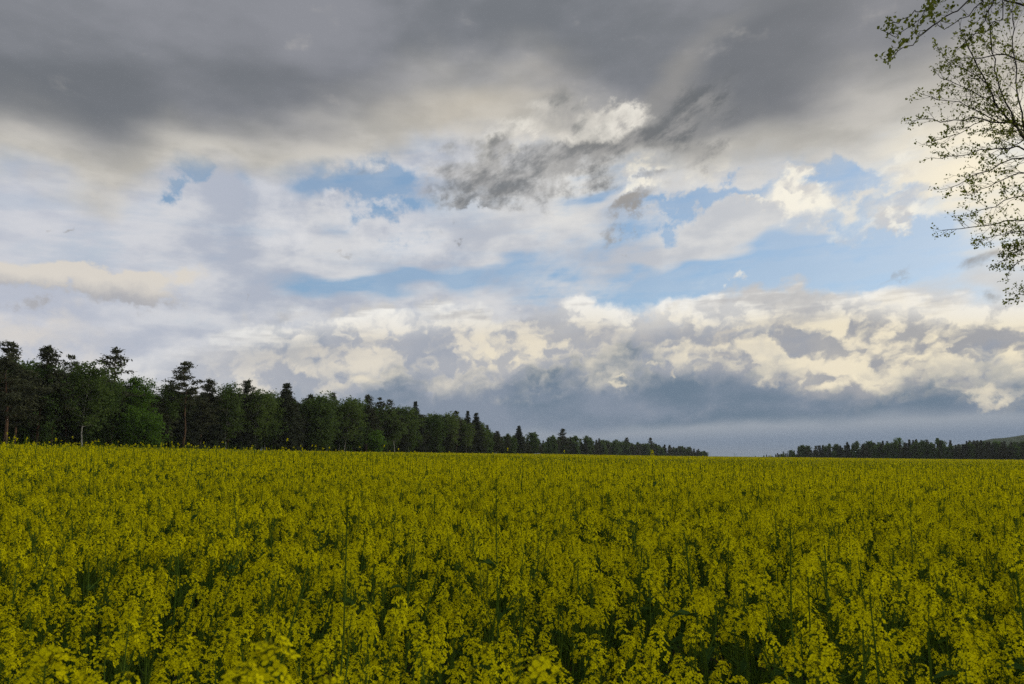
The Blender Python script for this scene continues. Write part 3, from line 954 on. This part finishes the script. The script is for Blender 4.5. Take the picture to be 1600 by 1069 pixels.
def rape_leaf(r, L=0.13):
    mb = MB()
    n = 5; pts = []
    for i in range(n):
        t = i / (n - 1)
        w = L * 0.20 * sin(pi * (0.12 + 0.86 * t)) ** 0.8 * (1 if i < n - 1 else 0.2)
        x = L * t; zz = L * (0.30 * t - 0.55 * t * t); wave = r.normal() * 0.05 * L
        pts += [[x, -w, zz + 0.25 * w + wave], [x, 0, zz], [x, w, zz + 0.25 * w - wave]]
    F = []
    for i in range(n - 1):
        b = i * 3
        F += [[b, b + 3, b + 4, b + 1], [b + 1, b + 4, b + 5, b + 2]]
    mb.add(pts, F, RLEAF)
    return mb


def plan(r, H=1.22, nb=5, reach=1.0):
    """one plant: stem mesh collector, where its heads sit, where its leaves sit"""
    st = MB(); heads, leaves = [], []
    T = bend(r, (0, 0, -0.05), (r.normal() * 0.05, r.normal() * 0.05, H - 0.15), 6, 0.03)
    st.tube(T, np.linspace(0.0075, 0.0030, 6), 5, STALK)
    d = T[-1] - T[-2]; M = frame(d / np.linalg.norm(d) + np.array([0, 0, 0.8]), r).to_4x4(); M.translation = Vector(T[-1] + np.array([0, 0, 0.05])); heads.append((M, 1.0 if r.random() < 0.6 else 0.7))
    a = r.uniform(0, 6.28)
    for k in range(nb):
        a += 2.4 + r.normal() * 0.3
        t = 0.42 + 0.46 * k / max(1, nb - 1) + r.normal() * 0.02
        s = along(T, [t])[0]
        rise = (H - 0.17 - s[2]) * r.uniform(0.62, 1.04); out_ = reach * r.uniform(0.10, 0.27) * (1.25 - 0.5 * t)
        e = s + np.array([cos(a) * out_, sin(a) * out_, rise])
        m = s + np.array([cos(a) * out_ * 0.72, sin(a) * out_ * 0.72, rise * 0.45])
        P = np.stack([s, m, e]); st.tube(P, [0.0040, 0.0030, 0.0020], 4, STALK)
        dv = unit(e - m) + np.array([0, 0, 0.5])
        M = frame(dv, r).to_4x4(); M.translation = Vector(e + np.array([0, 0, 0.05])); heads.append((M, r.uniform(0.66, 0.95)))
        lf = Matrix.Rotation(a, 4, 'Z') @ Matrix.Rotation(-r.uniform(0.1, 0.7), 4, 'Y'); lf.translation = Vector(s); leaves.append((lf, r.uniform(0.5, 0.9)))
    for k in range(4):
        a += 2.4; t = r.uniform(0.12, 0.5)
        lf = Matrix.Rotation(a, 4, 'Z') @ Matrix.Rotation(-r.uniform(-0.1, 0.5), 4, 'Y'); lf.translation = Vector(along(T, [t])[0]); leaves.append((lf, r.uniform(1.0, 1.9)))
    return st, heads, leaves


RR = np.random.default_rng(5)
HEAD_MB = [full_head(RR, nf=17 + 3 * i, L=0.060 + 0.013 * i, spread=0.030 + 0.005 * (i % 3), pods=7 + i) for i in range(5)]
HEAD_ME = [m.mesh('flower_head', RAPE_MATS) for m in HEAD_MB]
LEAF_MB = [rape_leaf(RR) for _ in range(3)]
LEAF_ME = [m.mesh('leaf', RAPE_MATS) for m in LEAF_MB]
PLANS = []
for i in range(9):
    st, hd, lv = plan(RR, 1.22 + 0.03 * RR.normal(), int(RR.integers(4, 8)))
    hd = [(M, s_, int(RR.integers(5))) for M, s_ in hd]; lv = [(M, s_, int(RR.integers(3))) for M, s_ in lv]
    if i % 2 == 1:      # an older spike: bare podded stalk with a small head on top
        M0, s0, k0 = hd[0]; p0 = np.array(M0.translation); up_ = RR.uniform(0.10, 0.24)
        st.tube([p0 - [0, 0, 0.06], p0 + [0, 0, up_]], [0.0034, 0.002], 4, STALK)
        for q_ in range(12):
            a_ = RR.uniform(0, 6.28); b_ = p0 + [0, 0, RR.uniform(-0.05, up_ - 0.02)]; o_ = np.array([cos(a_), sin(a_), 0])
            st.tube([b_, b_ + o_ * 0.014 + [0, 0, 0.008], b_ + o_ * 0.034 + [0, 0, 0.04]], [0.0007, 0.0014, 0.0005], 3, STALK)
        M0 = M0.copy(); M0.translation = Vector(p0 + [0, 0, up_]); hd[0] = (M0, 0.62, k0)
    PLANS.append((st, st.mesh('stem', RAPE_MATS, True), hd, lv))


def rape_object(i, x, y, scale, rz, tilt, label, group=None, flowers=False):
    st, stm, hd, lv = PLANS[i]
    root = bpy.data.objects.new('rapeseed_plant', None); COL.objects.link(root); root.empty_display_size = 0.1
    tag(root, label, 'rapeseed plant', group)
    root.location = (x, y, float(hgt(x, y)))
    root.rotation_euler = (tilt[0], tilt[1], rz); root.scale = (scale, scale, scale)
    obj('stem', stm, root)
    for M, s_, k in hd:
        if flowers:
            body, spots, fs = NEAR_HEADS[k % 2]
            h = obj('flower_head', body, root)
            for F_ in spots: obj('flower', FLOWER_ME[int(RR.integers(4))], h).matrix_local = F_
        else:
            h = obj('flower_head', HEAD_ME[k], root)
        h.matrix_local = M @ Matrix.Diagonal((s_, s_, s_, 1))
    for M, s_, k in lv:
        obj('leaf', LEAF_ME[k], root).matrix_local = M @ Matrix.Diagonal((s_, s_, s_, 1))
    return root


FLOWER_ME = [flower_mb(RR, 0.0095).mesh('flower', RAPE_MATS) for _ in range(4)]
NEAR_HEADS = []
for i in range(2):
    b_, sp_, fs_ = head_parts(RR, nf=40, L=0.085, spread=0.040, pods=8)
    NEAR_HEADS.append((b_.mesh('flower_head', RAPE_MATS), sp_, fs_))

# whole plants, joined, for the part of the crop that nobody could count
FULL = []
for st, stm, hd, lv in PLANS:
    mb = MB(); mb.merge(st)
    for M, s_, k in hd: mb.merge(HEAD_MB[k], M @ Matrix.Diagonal((s_, s_, s_, 1)))
    for M, s_, k in lv: mb.merge(LEAF_MB[k], M @ Matrix.Diagonal((s_, s_, s_, 1)))
    FULL.append(mb.mesh('rapeseed', RAPE_MATS))


def simple_head(r, M, s_, nq=14, size=0.011):
    c = []
    for i in range(nq):
        f = r.random(); a = r.uniform(0, 6.28); rad = 0.037 * (1 - 0.6 * f ** 1.5) * sqrt(r.uniform(0.3, 1))
        c.append([rad * cos(a), rad * sin(a), 0.0 + 0.085 * f])
    A = np.array(M @ Matrix.Diagonal((s_, s_, s_, 1)))
    return np.array(c) @ A[:3, :3].T + A[:3, 3]


MID = []
for j in range(7):
    st, stm, hd, lv = PLANS[j]
    mb = MB()
    for M, s_, k in hd:
        C = simple_head(RR, M, s_)
        leaf_quads(mb, RR, C, 0.0125 * s_ + 0.002, PETAL, 0.3, 0.85)
        p = np.array(M.translation)
        mb.tube([p * np.array([0.35, 0.35, 0.55]), p * np.array([0.9, 0.9, 0.85]), p + np.array([0, 0, 0.06])], [0.004, 0.0026, 0.0015], 3, STALK)
        leaf_quads(mb, RR, np.array([p + np.array([0, 0, 0.085 * s_])]), 0.008, BUD, 0.2, 0.8)
    mb.tube([[0, 0, -0.05], [0.01, 0, 0.5], [0.0, 0.01, 1.0]], [0.007, 0.006, 0.003], 3, STALK)
    C = np.stack([RR.normal(size=10) * 0.09, RR.normal(size=10) * 0.09, RR.uniform(0.25, 0.9, 10)], 1)
    leaf_quads(mb, RR, C, 0.06, RLEAF, 0.4, 0.35)
    if j in (0, 2, 5): mb.tube([[0.05, 0.02, 0.5], [0.06, 0.03, 1.0], [0.07, 0.02, 1.42]], [0.006, 0.005, 0.0025], 3, STALK)
    MID.append(mb.mesh('rapeseed', RAPE_MATS))


def clump(r, w, nh, nq, size):
    mb = MB()
    for k in range(nh):
        x, y = r.uniform(-w, w, 2); z = r.uniform(0.90, 1.24) + (0.16 * r.random() if r.random() < 0.12 else 0)
        n = nq
        C = np.stack([x + r.normal(size=n) * 0.03, y + r.normal(size=n) * 0.03, z + r.uniform(-0.09, 0.02, n) - 0.12 * r.random()], 1)
        leaf_quads(mb, r, C, size, PETAL, 0.35, 0.8)
        a = r.uniform(0, pi); d_ = np.array([cos(a), sin(a), 0]) * 0.011; p = np.array([x, y, 0])
        mb.add([p + d_ * 1 + [0, 0, 0.2], p - d_ + [0, 0, 0.2], p - d_ * 0.5 + [0, 0, z - 0.08], p + d_ * 0.5 + [0, 0, z - 0.08]], [[0, 1, 2, 3]], STALK)
    for k in range(nh // 5):
        x, y = r.uniform(-w, w, 2)
        mb.tube([[x, y, 0.5], [x + 0.02, y, 1.0], [x + r.normal() * 0.04, y, r.uniform(1.15, 1.4)]], [0.009, 0.008, 0.004], 3, STALK)
    C = np.stack([r.uniform(-w, w, nh * 2), r.uniform(-w, w, nh * 2), r.uniform(0.45, 0.95, nh * 2)], 1)
    leaf_quads(mb, r, C, 0.07, RLEAF, 0.4, 0.4)
    return mb.mesh('rapeseed', RAPE_MATS)


FARC = [clump(RR, 0.62, 30, 6, 0.028) for _ in range(4)]
FAR2 = [clump(RR, 1.6, 120, 4, 0.05) for _ in range(3)]


# --- where plants stand
def jitter_grid(x0, x1, y0, y1, s, r, j=0.42):
    gx, gy = np.meshgrid(np.arange(x0, x1, s), np.arange(y0, y1, s))
    P = np.stack([gx.ravel(), gy.ravel()], 1)
    return P + r.uniform(-j, j, P.shape) * s


def in_field(P):
    """inside the crop: short of the wood's edge and of the crest"""
    px = CX + P[:, 0] / np.maximum(P[:, 1], 1e-3) * F_PX / cos(PITCH)
    ok = P[:, 1] > -4
    d = np.interp(px, [-400, *EDGE_PX], [95, *EDGE_D])
    lim = np.where(P[:, 1] > 5, np.where(px < 1105, np.minimum(d - 3, 440), 440), 1e9)
    return ok & (P[:, 1] < lim)


def half_angle(P, lo, wide=0.80, margin=2.0):
    return np.abs(P[:, 0]) < np.maximum(P[:, 1], 0) * wide + margin


R_ = np.random.default_rng(77)
near = jitter_grid(-14, 14, -3.0, 14, 0.232, R_)
rad = np.hypot(near[:, 0], near[:, 1])
hero = [  # photo column, photo row of the top, distance, label
    (330, 985, 1.00, 'nearest big flower head, out of focus, low in front of all other rapeseed'),
    (722, 1030, 1.08, 'large blurred rapeseed plant with big yellow flowers at the bottom edge of the field'),
    (50, 1038, 1.10, 'large blurred rapeseed plant low in the near corner of the field'),
    (505, 872, 2.3, 'tall rapeseed plant with upright stalk and full head behind the blurred flower heads'),
    (768, 775, 3.4, 'rapeseed plant with long straight bare stalk towering over the near crop'),
    (1030, 699, 9.5, 'lone tall rapeseed head poking above the crop line against the far wood'),
    (138, 686, 10.5, 'tall rapeseed head sticking up above the crop line before the near wood'),
]
HP = np.array([[*spot(h[0], h[2], h[1])[:2]] for h in hero])
dmin = np.min(np.hypot(near[:, None, 0] - HP[None, :, 0], near[:, None, 1] - HP[None, :, 1]), axis=1)
near = near[(rad > 0.95) & (rad < 14) & (dmin > 0.16) & half_angle(near, 0)]
# thin patches, as the crop has
gapn = np.sin(near[:, 0] * 2.1 + 1.3) * np.cos(near[:, 1] * 1.7 + 0.4) + np.sin(near[:, 0] * 0.9 - near[:, 1] * 1.3)
near = near[~((gapn > 1.05) & (R_.random(len(near)) < 0.3))]
rad = np.hypot(near[:, 0], near[:, 1])
# keep the space right before the lens free of tall heads
pxn = CX + near[:, 0] / np.maximum(near[:, 1], 0.05) * F_PX / cos(PITCH)
inview = (near[:, 1] > 0.5) & (pxn > -60) & (pxn < 1660) & (near[:, 1] > 1.25)
order = np.argsort(np.where(inview, rad, 1e9))
single = order[:300 - len(hero)]
is_single = np.zeros(len(near), bool); is_single[single] = True
sc_near = 0.96 + 0.075 * R_.normal(size=len(near)); sc_near = np.clip(sc_near, 0.78, 1.2)
sc_near = np.where(near[:, 1] < 1.25, np.minimum(sc_near, 0.92), sc_near)

for j in single:
    x, y = near[j]
    rape_object(int(R_.integers(9)), x, y, float(sc_near[j]), R_.uniform(0, 6.28), R_.normal(size=2) * 0.15,
                'yellow flowering rapeseed plant in the near part of the field', 'rapeseed plants in the near part of the field')
for h, (x, y) in zip(hero, HP):
    v = ray(h[0], h[1]); zt = EYE + v.z / v.y * h[2] - float(hgt(x, y))
    i = int(R_.integers(9))
    if h[2] < 2:          # close to the lens: a plant of its own, every flower a piece
        st, hd, lv = plan(RR, zt, 4, 0.45)
        PLANS.append((st, st.mesh('stem', RAPE_MATS, True), [(M, 0.8 + 0.25 * (q == 0), q) for q, (M, s_) in enumerate(hd)], [(M, s_, int(RR.integers(3))) for M, s_ in lv]))
        rape_object(len(PLANS) - 1, x, y, 1.0, R_.uniform(0, 6.28), (0, 0), h[3], None, flowers=True)
        continue
    ro = rape_object(i if h[2] < 5 else 0, x, y, zt / 1.235, R_.uniform(0, 6.28), (0, 0), h[3])
    ro.scale = (0.8, 0.8, ro.scale[2]) if h[2] < 5 else (0.85, 0.85, ro.scale[2])

rest = near[~is_single]; rest_s = sc_near[~is_single]
pts, kid, rot, scl = [], [], [], []


def put(P, first, count, s, tilt=0.15, zs=1.0):
    n = len(P)
    pts.append(np.stack([P[:, 0], P[:, 1], hgt(P[:, 0], P[:, 1])], 1))
    kid.append(first + R_.integers(0, count, n))
    rot.append(np.stack([R_.normal(size=n) * tilt, R_.normal(size=n) * tilt, R_.uniform(0, 6.283, n)], 1))
    scl.append(s)


put(rest, 0, 9, rest_s)
mid = jitter_grid(-50, 50, 0, 46, 0.25, R_)
rm = np.hypot(mid[:, 0], mid[:, 1])
mid = mid[(rm >= 14) & (rm < 44) & half_angle(mid, 0)]
sm = 0.95 + 0.085 * R_.normal(size=len(mid)) + np.where(R_.random(len(mid)) < 0.05, R_.uniform(0.03, 0.13, len(mid)), 0)
put(mid, 9, 7, np.clip(sm, 0.72, 1.32))
f1 = jitter_grid(-150, 150, 20, 150, 1.05, R_)
rf = np.hypot(f1[:, 0], f1[:, 1])
f1 = f1[(rf >= 43.5) & (rf < 130) & half_angle(f1, 0) & in_field(f1)]
put(f1, 16, 4, np.clip(1.0 + 0.06 * R_.normal(size=len(f1)), 0.85, 1.2), 0.03)
f2 = jitter_grid(-320, 420, 90, 450, 2.7, R_)
rf = np.hypot(f2[:, 0], f2[:, 1])
f2 = f2[(rf >= 129) & half_angle(f2, 0) & in_field(f2)]
put(f2, 20, 3, np.clip(1.0 + 0.06 * R_.normal(size=len(f2)), 0.85, 1.2), 0.02)
pts, kid, rot, scl = np.concatenate(pts), np.concatenate(kid), np.concatenate(rot), np.concatenate(scl)

field = scatter('rapeseed_field', pts, kid, rot, scl, FULL + MID + FARC + FAR2)
tag(field, 'endless yellow flowering rapeseed crop stretching back to the woods', 'crop', None, 'stuff')
# ------------------------------------------------------------------ the tree that hangs in from the right
MR = np.random.default_rng(31)


def at(px, py, d):
    v = ray(px, py); t = d / v.y
    return np.array([v.x * t, d, EYE + v.z * t])


def path(pts, d0, d1):
    n = len(pts)
    return np.array([at(x, y, d0 + (d1 - d0) * i / (n - 1)) for i, (x, y) in enumerate(pts)])


def resample(P, step):
    seg = np.linalg.norm(np.diff(P, axis=0), axis=1); s = np.concatenate([[0], np.cumsum(seg)])
    n = max(3, int(s[-1] / step) + 1); t = np.linspace(0, s[-1], n)
    return np.stack([np.interp(t, s, P[:, k]) for k in range(3)], 1), s[-1]


def leaf_cluster(mb, p, n, size):
    for _ in range(n):
        c = p + MR.normal(size=3) * size * 0.75
        leaf_quads(mb, MR, c[None], size * 0.62, 0, 0.35, 0.75, 0.7)


def twig(mb, lf, s, d, ln, r0, depth, leafy, size):
    n = 4
    P = [s]
    v = unit(d)
    for i in range(n):
        v = unit(v + MR.normal(size=3) * 0.17 + np.array([0, 0, 0.05]))
        P.append(P[-1] + v * ln / n)
    P = np.array(P)
    mb.tube(P, np.linspace(r0, max(r0 * 0.45, 0.0012), n + 1), 3 if r0 < 0.006 else 4)
    if depth > 0:
        k = max(2, int(ln / 0.11))
        for i in range(k):
            t = 0.18 + 0.8 * (i + MR.random() * 0.6) / k
            q = along(P, [min(t, 0.99)])[0]
            side = unit(np.cross(v, rand_dirs(MR, 1)[0]))
            twig(mb, lf, q, v * 0.8 + side * MR.uniform(0.35, 0.8), ln * MR.uniform(0.28, 0.5), max(r0 * 0.6, 0.0016), depth - 1, leafy, size)
    if MR.random() < leafy: leaf_cluster(lf, P[-1], int(MR.integers(3, 7)), size)
    if MR.random() < leafy * 0.45: leaf_cluster(lf, along(P, [MR.uniform(0.4, 0.8)])[0], int(MR.integers(3, 6)), size)


def limb(pts, d0, d1, r0, r1, tw_len, tw_step=0.16, leafy=0.8, size=0.034, bare=0.0, depth=1, up=0.1):
    P = path(pts, d0, d1)
    mb, lf = MB(), MB()
    Q, ln = resample(P, 0.12)
    Q[1:-1] += MR.normal(size=(len(Q) - 2, 3)) * 0.012
    r0 *= 0.5; r1 *= 0.9
    mb.tube(Q, r1 + (r0 - r1) * np.linspace(1, 0, len(Q)) ** 1.4, 6 if r0 > 0.02 else 5)
    k = int(ln * (1 - bare) / tw_step)
    T = np.gradient(Q, axis=0)
    for i in range(k):
        t = bare + (1 - bare) * (i + MR.random() * 0.7) / max(k, 1)
        t = min(t, 0.985)
        j = int(t * (len(Q) - 1))
        v = unit(T[j])
        side = unit(np.cross(v, rand_dirs(MR, 1)[0]) + np.array([-0.35, 0, up]))
        f = 1 - 0.55 * t
        twig(mb, lf, along(Q, [t])[0], v * 0.75 + side * MR.uniform(0.4, 0.95), tw_len * f * MR.uniform(0.55, 1.2), max(0.0036 * f, 0.0022), depth, leafy, size)
    twig(mb, lf, Q[-1], T[-1], tw_len * 0.4, max(r1 * 0.9, 0.003), depth, leafy, size)
    return mb, lf


tx0, tz0 = at(1845, 500, 9.6)[0], 0
troot = bpy.data.objects.new('maple_tree', None); COL.objects.link(troot); troot.empty_display_size = 0.5
base = np.array([tx0, 9.6, float(hgt(tx0, 9.6))])
tag(troot, 'broadleaf tree with thin dark branches and small young leaves hanging in from the right', 'tree')
troot.location = base


def under(name, mb, mats, parent, smooth=False):
    for k in range(len(mb.v)): mb.v[k] = mb.v[k] - base
    return obj(name, mb.mesh(name, mats, smooth), parent)


# trunk and the main forks, outside the frame
tk = MB()
TP = np.array([base + [0, 0, -0.3], base + [0.05, 0, 1.2], base + [-0.05, 0.05, 2.4], base + [-0.25, 0.0, 3.4], at(1760, 330, 9.5), at(1700, 230, 9.4), at(1660, 120, 9.3), at(1640, 0, 9.2), at(1625, -140, 9.1), at(1615, -300, 9.0)])
tk.tube(TP, [0.22, 0.18, 0.15, 0.12, 0.085, 0.062, 0.048, 0.036, 0.026, 0.016], 10)
F1 = path([(1760, 330), (1700, 300), (1650, 262), (1618, 236)], 9.5, 9.2); tk.tube(F1, [0.060, 0.048, 0.036, 0.026], 8)
F2 = path([(1752, 350), (1690, 380), (1640, 372)], 9.5, 9.3); tk.tube(F2, [0.042, 0.030, 0.020], 7)
F3 = path([(1765, 370), (1700, 450), (1640, 470)], 9.5, 9.4); tk.tube(F3, [0.036, 0.024, 0.014], 7)
F4 = path([(1640, 0), (1600, -110), (1550, -150), (1510, -110)], 9.2, 7.4); tk.tube(F4, [0.042, 0.034, 0.026, 0.018], 7)
under('trunk', tk, [M_DBARK], troot, True)

LIMBS = [
    # crown reaching in at mid height
    ([(1618, 236), (1600, 214), (1559, 165), (1542, 131), (1525, 97), (1508, 62)], 9.2, 8.9, 0.036, 0.007, 0.62, 0.11, 0.85),
    ([(1600, 214), (1572, 160), (1555, 110), (1548, 60), (1545, 20)], 9.2, 9.5, 0.022, 0.006, 0.60, 0.12, 0.85),
    ([(1606, 222), (1592, 150), (1585, 90), (1582, 30)], 9.2, 9.0, 0.022, 0.006, 0.62, 0.12, 0.85),
    ([(1610, 205), (1600, 195), (1559, 190), (1520, 184), (1480, 189), (1440, 186)], 9.2, 9.1, 0.026, 0.005, 0.50, 0.12, 0.85),
    ([(1560, 190), (1525, 170), (1490, 158), (1450, 150)], 9.2, 9.3, 0.014, 0.004, 0.46, 0.12, 0.85),
    ([(1542, 131), (1512, 112), (1485, 98), (1472, 84)], 9.0, 9.1, 0.012, 0.004, 0.42, 0.12, 0.9),
    ([(1559, 165), (1525, 145), (1490, 128), (1470, 122)], 9.1, 8.8, 0.012, 0.004, 0.44, 0.12, 0.9),
    ([(1618, 238), (1590, 229), (1545, 233), (1505, 242), (1470, 248)], 9.2, 9.0, 0.024, 0.004, 0.48, 0.12, 0.75),
    ([(1618, 244), (1575, 248), (1540, 268), (1505, 284), (1482, 294)], 9.2, 9.4, 0.020, 0.004, 0.46, 0.12, 0.7),
    ([(1535, 190), (1505, 205), (1475, 216), (1455, 222)], 9.1, 8.9, 0.010, 0.0035, 0.36, 0.13, 0.75),
    ([(1640, 300), (1600, 305), (1560, 318), (1530, 330), (1516, 334)], 9.3, 9.2, 0.018, 0.004, 0.42, 0.12, 0.75),
    ([(1650, 262), (1600, 268), (1560, 285), (1530, 302), (1512, 306)], 9.3, 9.0, 0.018, 0.004, 0.42, 0.12, 0.7),
    ([(1640, 372), (1600, 364), (1565, 366), (1540, 374)], 9.3, 9.2, 0.020, 0.004, 0.38, 0.10, 0.85),
    ([(1640, 376), (1605, 385), (1582, 396), (1566, 408)], 9.3, 9.1, 0.018, 0.004, 0.36, 0.07, 1.0),
    ([(1645, 400), (1612, 402), (1590, 410), (1577, 424)], 9.3, 9.4, 0.016, 0.004, 0.32, 0.08, 1.0),
    ([(1640, 470), (1612, 460), (1592, 462), (1580, 468)], 9.4, 9.3, 0.014, 0.003, 0.26, 0.10, 0.9),
]
for a in LIMBS:
    pts_, d0, d1, r0, r1, tl, ts, lf_ = a
    mb, lf = limb(pts_, d0, d1, r0, r1, tl, ts * 0.6, lf_ * 1.0, 0.025, depth=1)
    b = under('branch', mb, [M_DBARK], troot, True)
    under('foliage', lf, [M_YOUNG], b)

# the lower bough that comes closer, at the top of the picture
UP = [
    ([(1510, -110), (1515, 0), (1476, 26), (1437, 58), (1413, 74), (1398, 84), (1388, 89)], 7.4, 6.6, 0.022, 0.004, 0.22, 0.30, 0.55),
    ([(1510, -110), (1492, -20), (1445, 16), (1430, 19), (1405, 33), (1390, 38)], 7.4, 6.5, 0.016, 0.004, 0.22, 0.30, 0.6),
    ([(1445, 16), (1437, 30), (1420, 44), (1408, 52), (1397, 58), (1382, 49)], 6.7, 6.5, 0.007, 0.003, 0.14, 0.30, 0.6),
    ([(1462, 36), (1448, 45), (1430, 48), (1424, 58)], 6.8, 6.7, 0.006, 0.003, 0.13, 0.3, 0.5),
    ([(1540, -60), (1530, 10), (1500, 30), (1480, 44), (1466, 40)], 7.3, 7.0, 0.014, 0.004, 0.28, 0.16, 0.5),
    ([(1560, -60), (1552, 0), (1536, 36), (1512, 66), (1500, 74)], 7.4, 7.2, 0.016, 0.004, 0.30, 0.15, 0.6),
    ([(1580, -60), (1570, 0), (1558, 30), (1540, 50), (1515, 55)], 7.6, 7.4, 0.014, 0.004, 0.32, 0.15, 0.6),
    ([(1500, -90), (1470, -20), (1455, 0), (1450, 14)], 7.2, 6.9, 0.012, 0.003, 0.20, 0.12, 1.0),
]
for a in UP:
    pts_, d0, d1, r0, r1, tl, ts, lf_ = a
    mb, lf = limb(pts_, d0, d1, r0, r1, tl, ts, lf_ * 0.9, 0.029, up=-0.1)
    b = under('branch', mb, [M_DBARK], troot, True)
    for cx_, cy_ in [(1386, 92), (1399, 42), (1406, 66), (1452, 10), (1462, 22), (1431, 34)] if a is UP[0] else []:
        for _ in range(5): leaf_cluster(lf, at(cx_ + MR.normal() * 5, cy_ + MR.normal() * 4, 6.7 + MR.normal() * 0.08), 4, 0.034)
    under('foliage', lf, [M_YOUNG], b)

# the rest of the crown, beyond the edge of the picture
for k in range(26):
    t = 0.40 + 0.58 * (k + MR.random()) / 26
    s_ = along(TP, [t])[0]
    a = MR.uniform(-2.3, 1.3) if k % 4 else MR.uniform(1.3, 2.2)
    ln = 2.3 * (1.25 - t) * MR.uniform(0.8, 1.3) + 0.5
    e_ = s_ + np.array([cos(a) * ln, sin(a) * ln * 0.9, ln * MR.uniform(0.15, 0.7)])
    m_ = (s_ + e_) / 2 + np.array([0, 0, 0.10 * ln])
    P_ = np.stack([s_, m_, e_])
    mb, lf = MB(), MB()
    Q, L_ = resample(P_, 0.14)
    Q[1:-1] += MR.normal(size=(len(Q) - 2, 3)) * 0.015
    mb.tube(Q, np.linspace(0.016, 0.004, len(Q)), 5)
    T_ = np.gradient(Q, axis=0)
    for i in range(int(L_ / 0.10)):
        u_ = min(0.98, 0.15 + 0.85 * (i + MR.random()) / max(1, int(L_ / 0.10)))
        v = unit(T_[int(u_ * (len(Q) - 1))]); side = unit(np.cross(v, rand_dirs(MR, 1)[0]) + np.array([0, 0, 0.15]))
        twig(mb, lf, along(Q, [u_])[0], v * 0.75 + side * MR.uniform(0.4, 0.95), 0.5 * (1 - 0.5 * u_) * MR.uniform(0.6, 1.2), 0.003, 1, 1.0, 0.025)
    b = under('branch', mb, [M_DBARK], troot, True)
    under('foliage', lf, [M_YOUNG], b)
# ------------------------------------------------------------------ the air: a thin even haze over the land
hb = MB()
gl = 7100.0
zlo, zhi = -24.0, 42.0
c8 = [(-gl, -gl, zlo), (gl, -gl, zlo), (gl, gl, zlo), (-gl, gl, zlo), (-gl, -gl, zhi), (gl, -gl, zhi), (gl, gl, zhi), (-gl, gl, zhi)]
hb.add(c8, [[0, 3, 2, 1], [4, 5, 6, 7], [0, 1, 5, 4], [1, 2, 6, 5], [2, 3, 7, 6], [3, 0, 4, 7]])
hmat = bpy.data.materials.new('haze'); hmat.use_nodes = True
hmat.node_tree.nodes.clear()
ho = hmat.node_tree.nodes.new('ShaderNodeOutputMaterial')
hv_ = hmat.node_tree.nodes.new('ShaderNodeVolumePrincipled')
hv_.inputs['Density'].default_value = 0.00008
hv_.inputs['Color'].default_value = (0.86, 0.92, 1.0, 1)
hmat.node_tree.links.new(hv_.outputs[0], ho.inputs['Volume'])
tag(obj('haze', hb.mesh('haze', [hmat])), 'thin blue grey air over the field and woods', None, None, 'stuff')
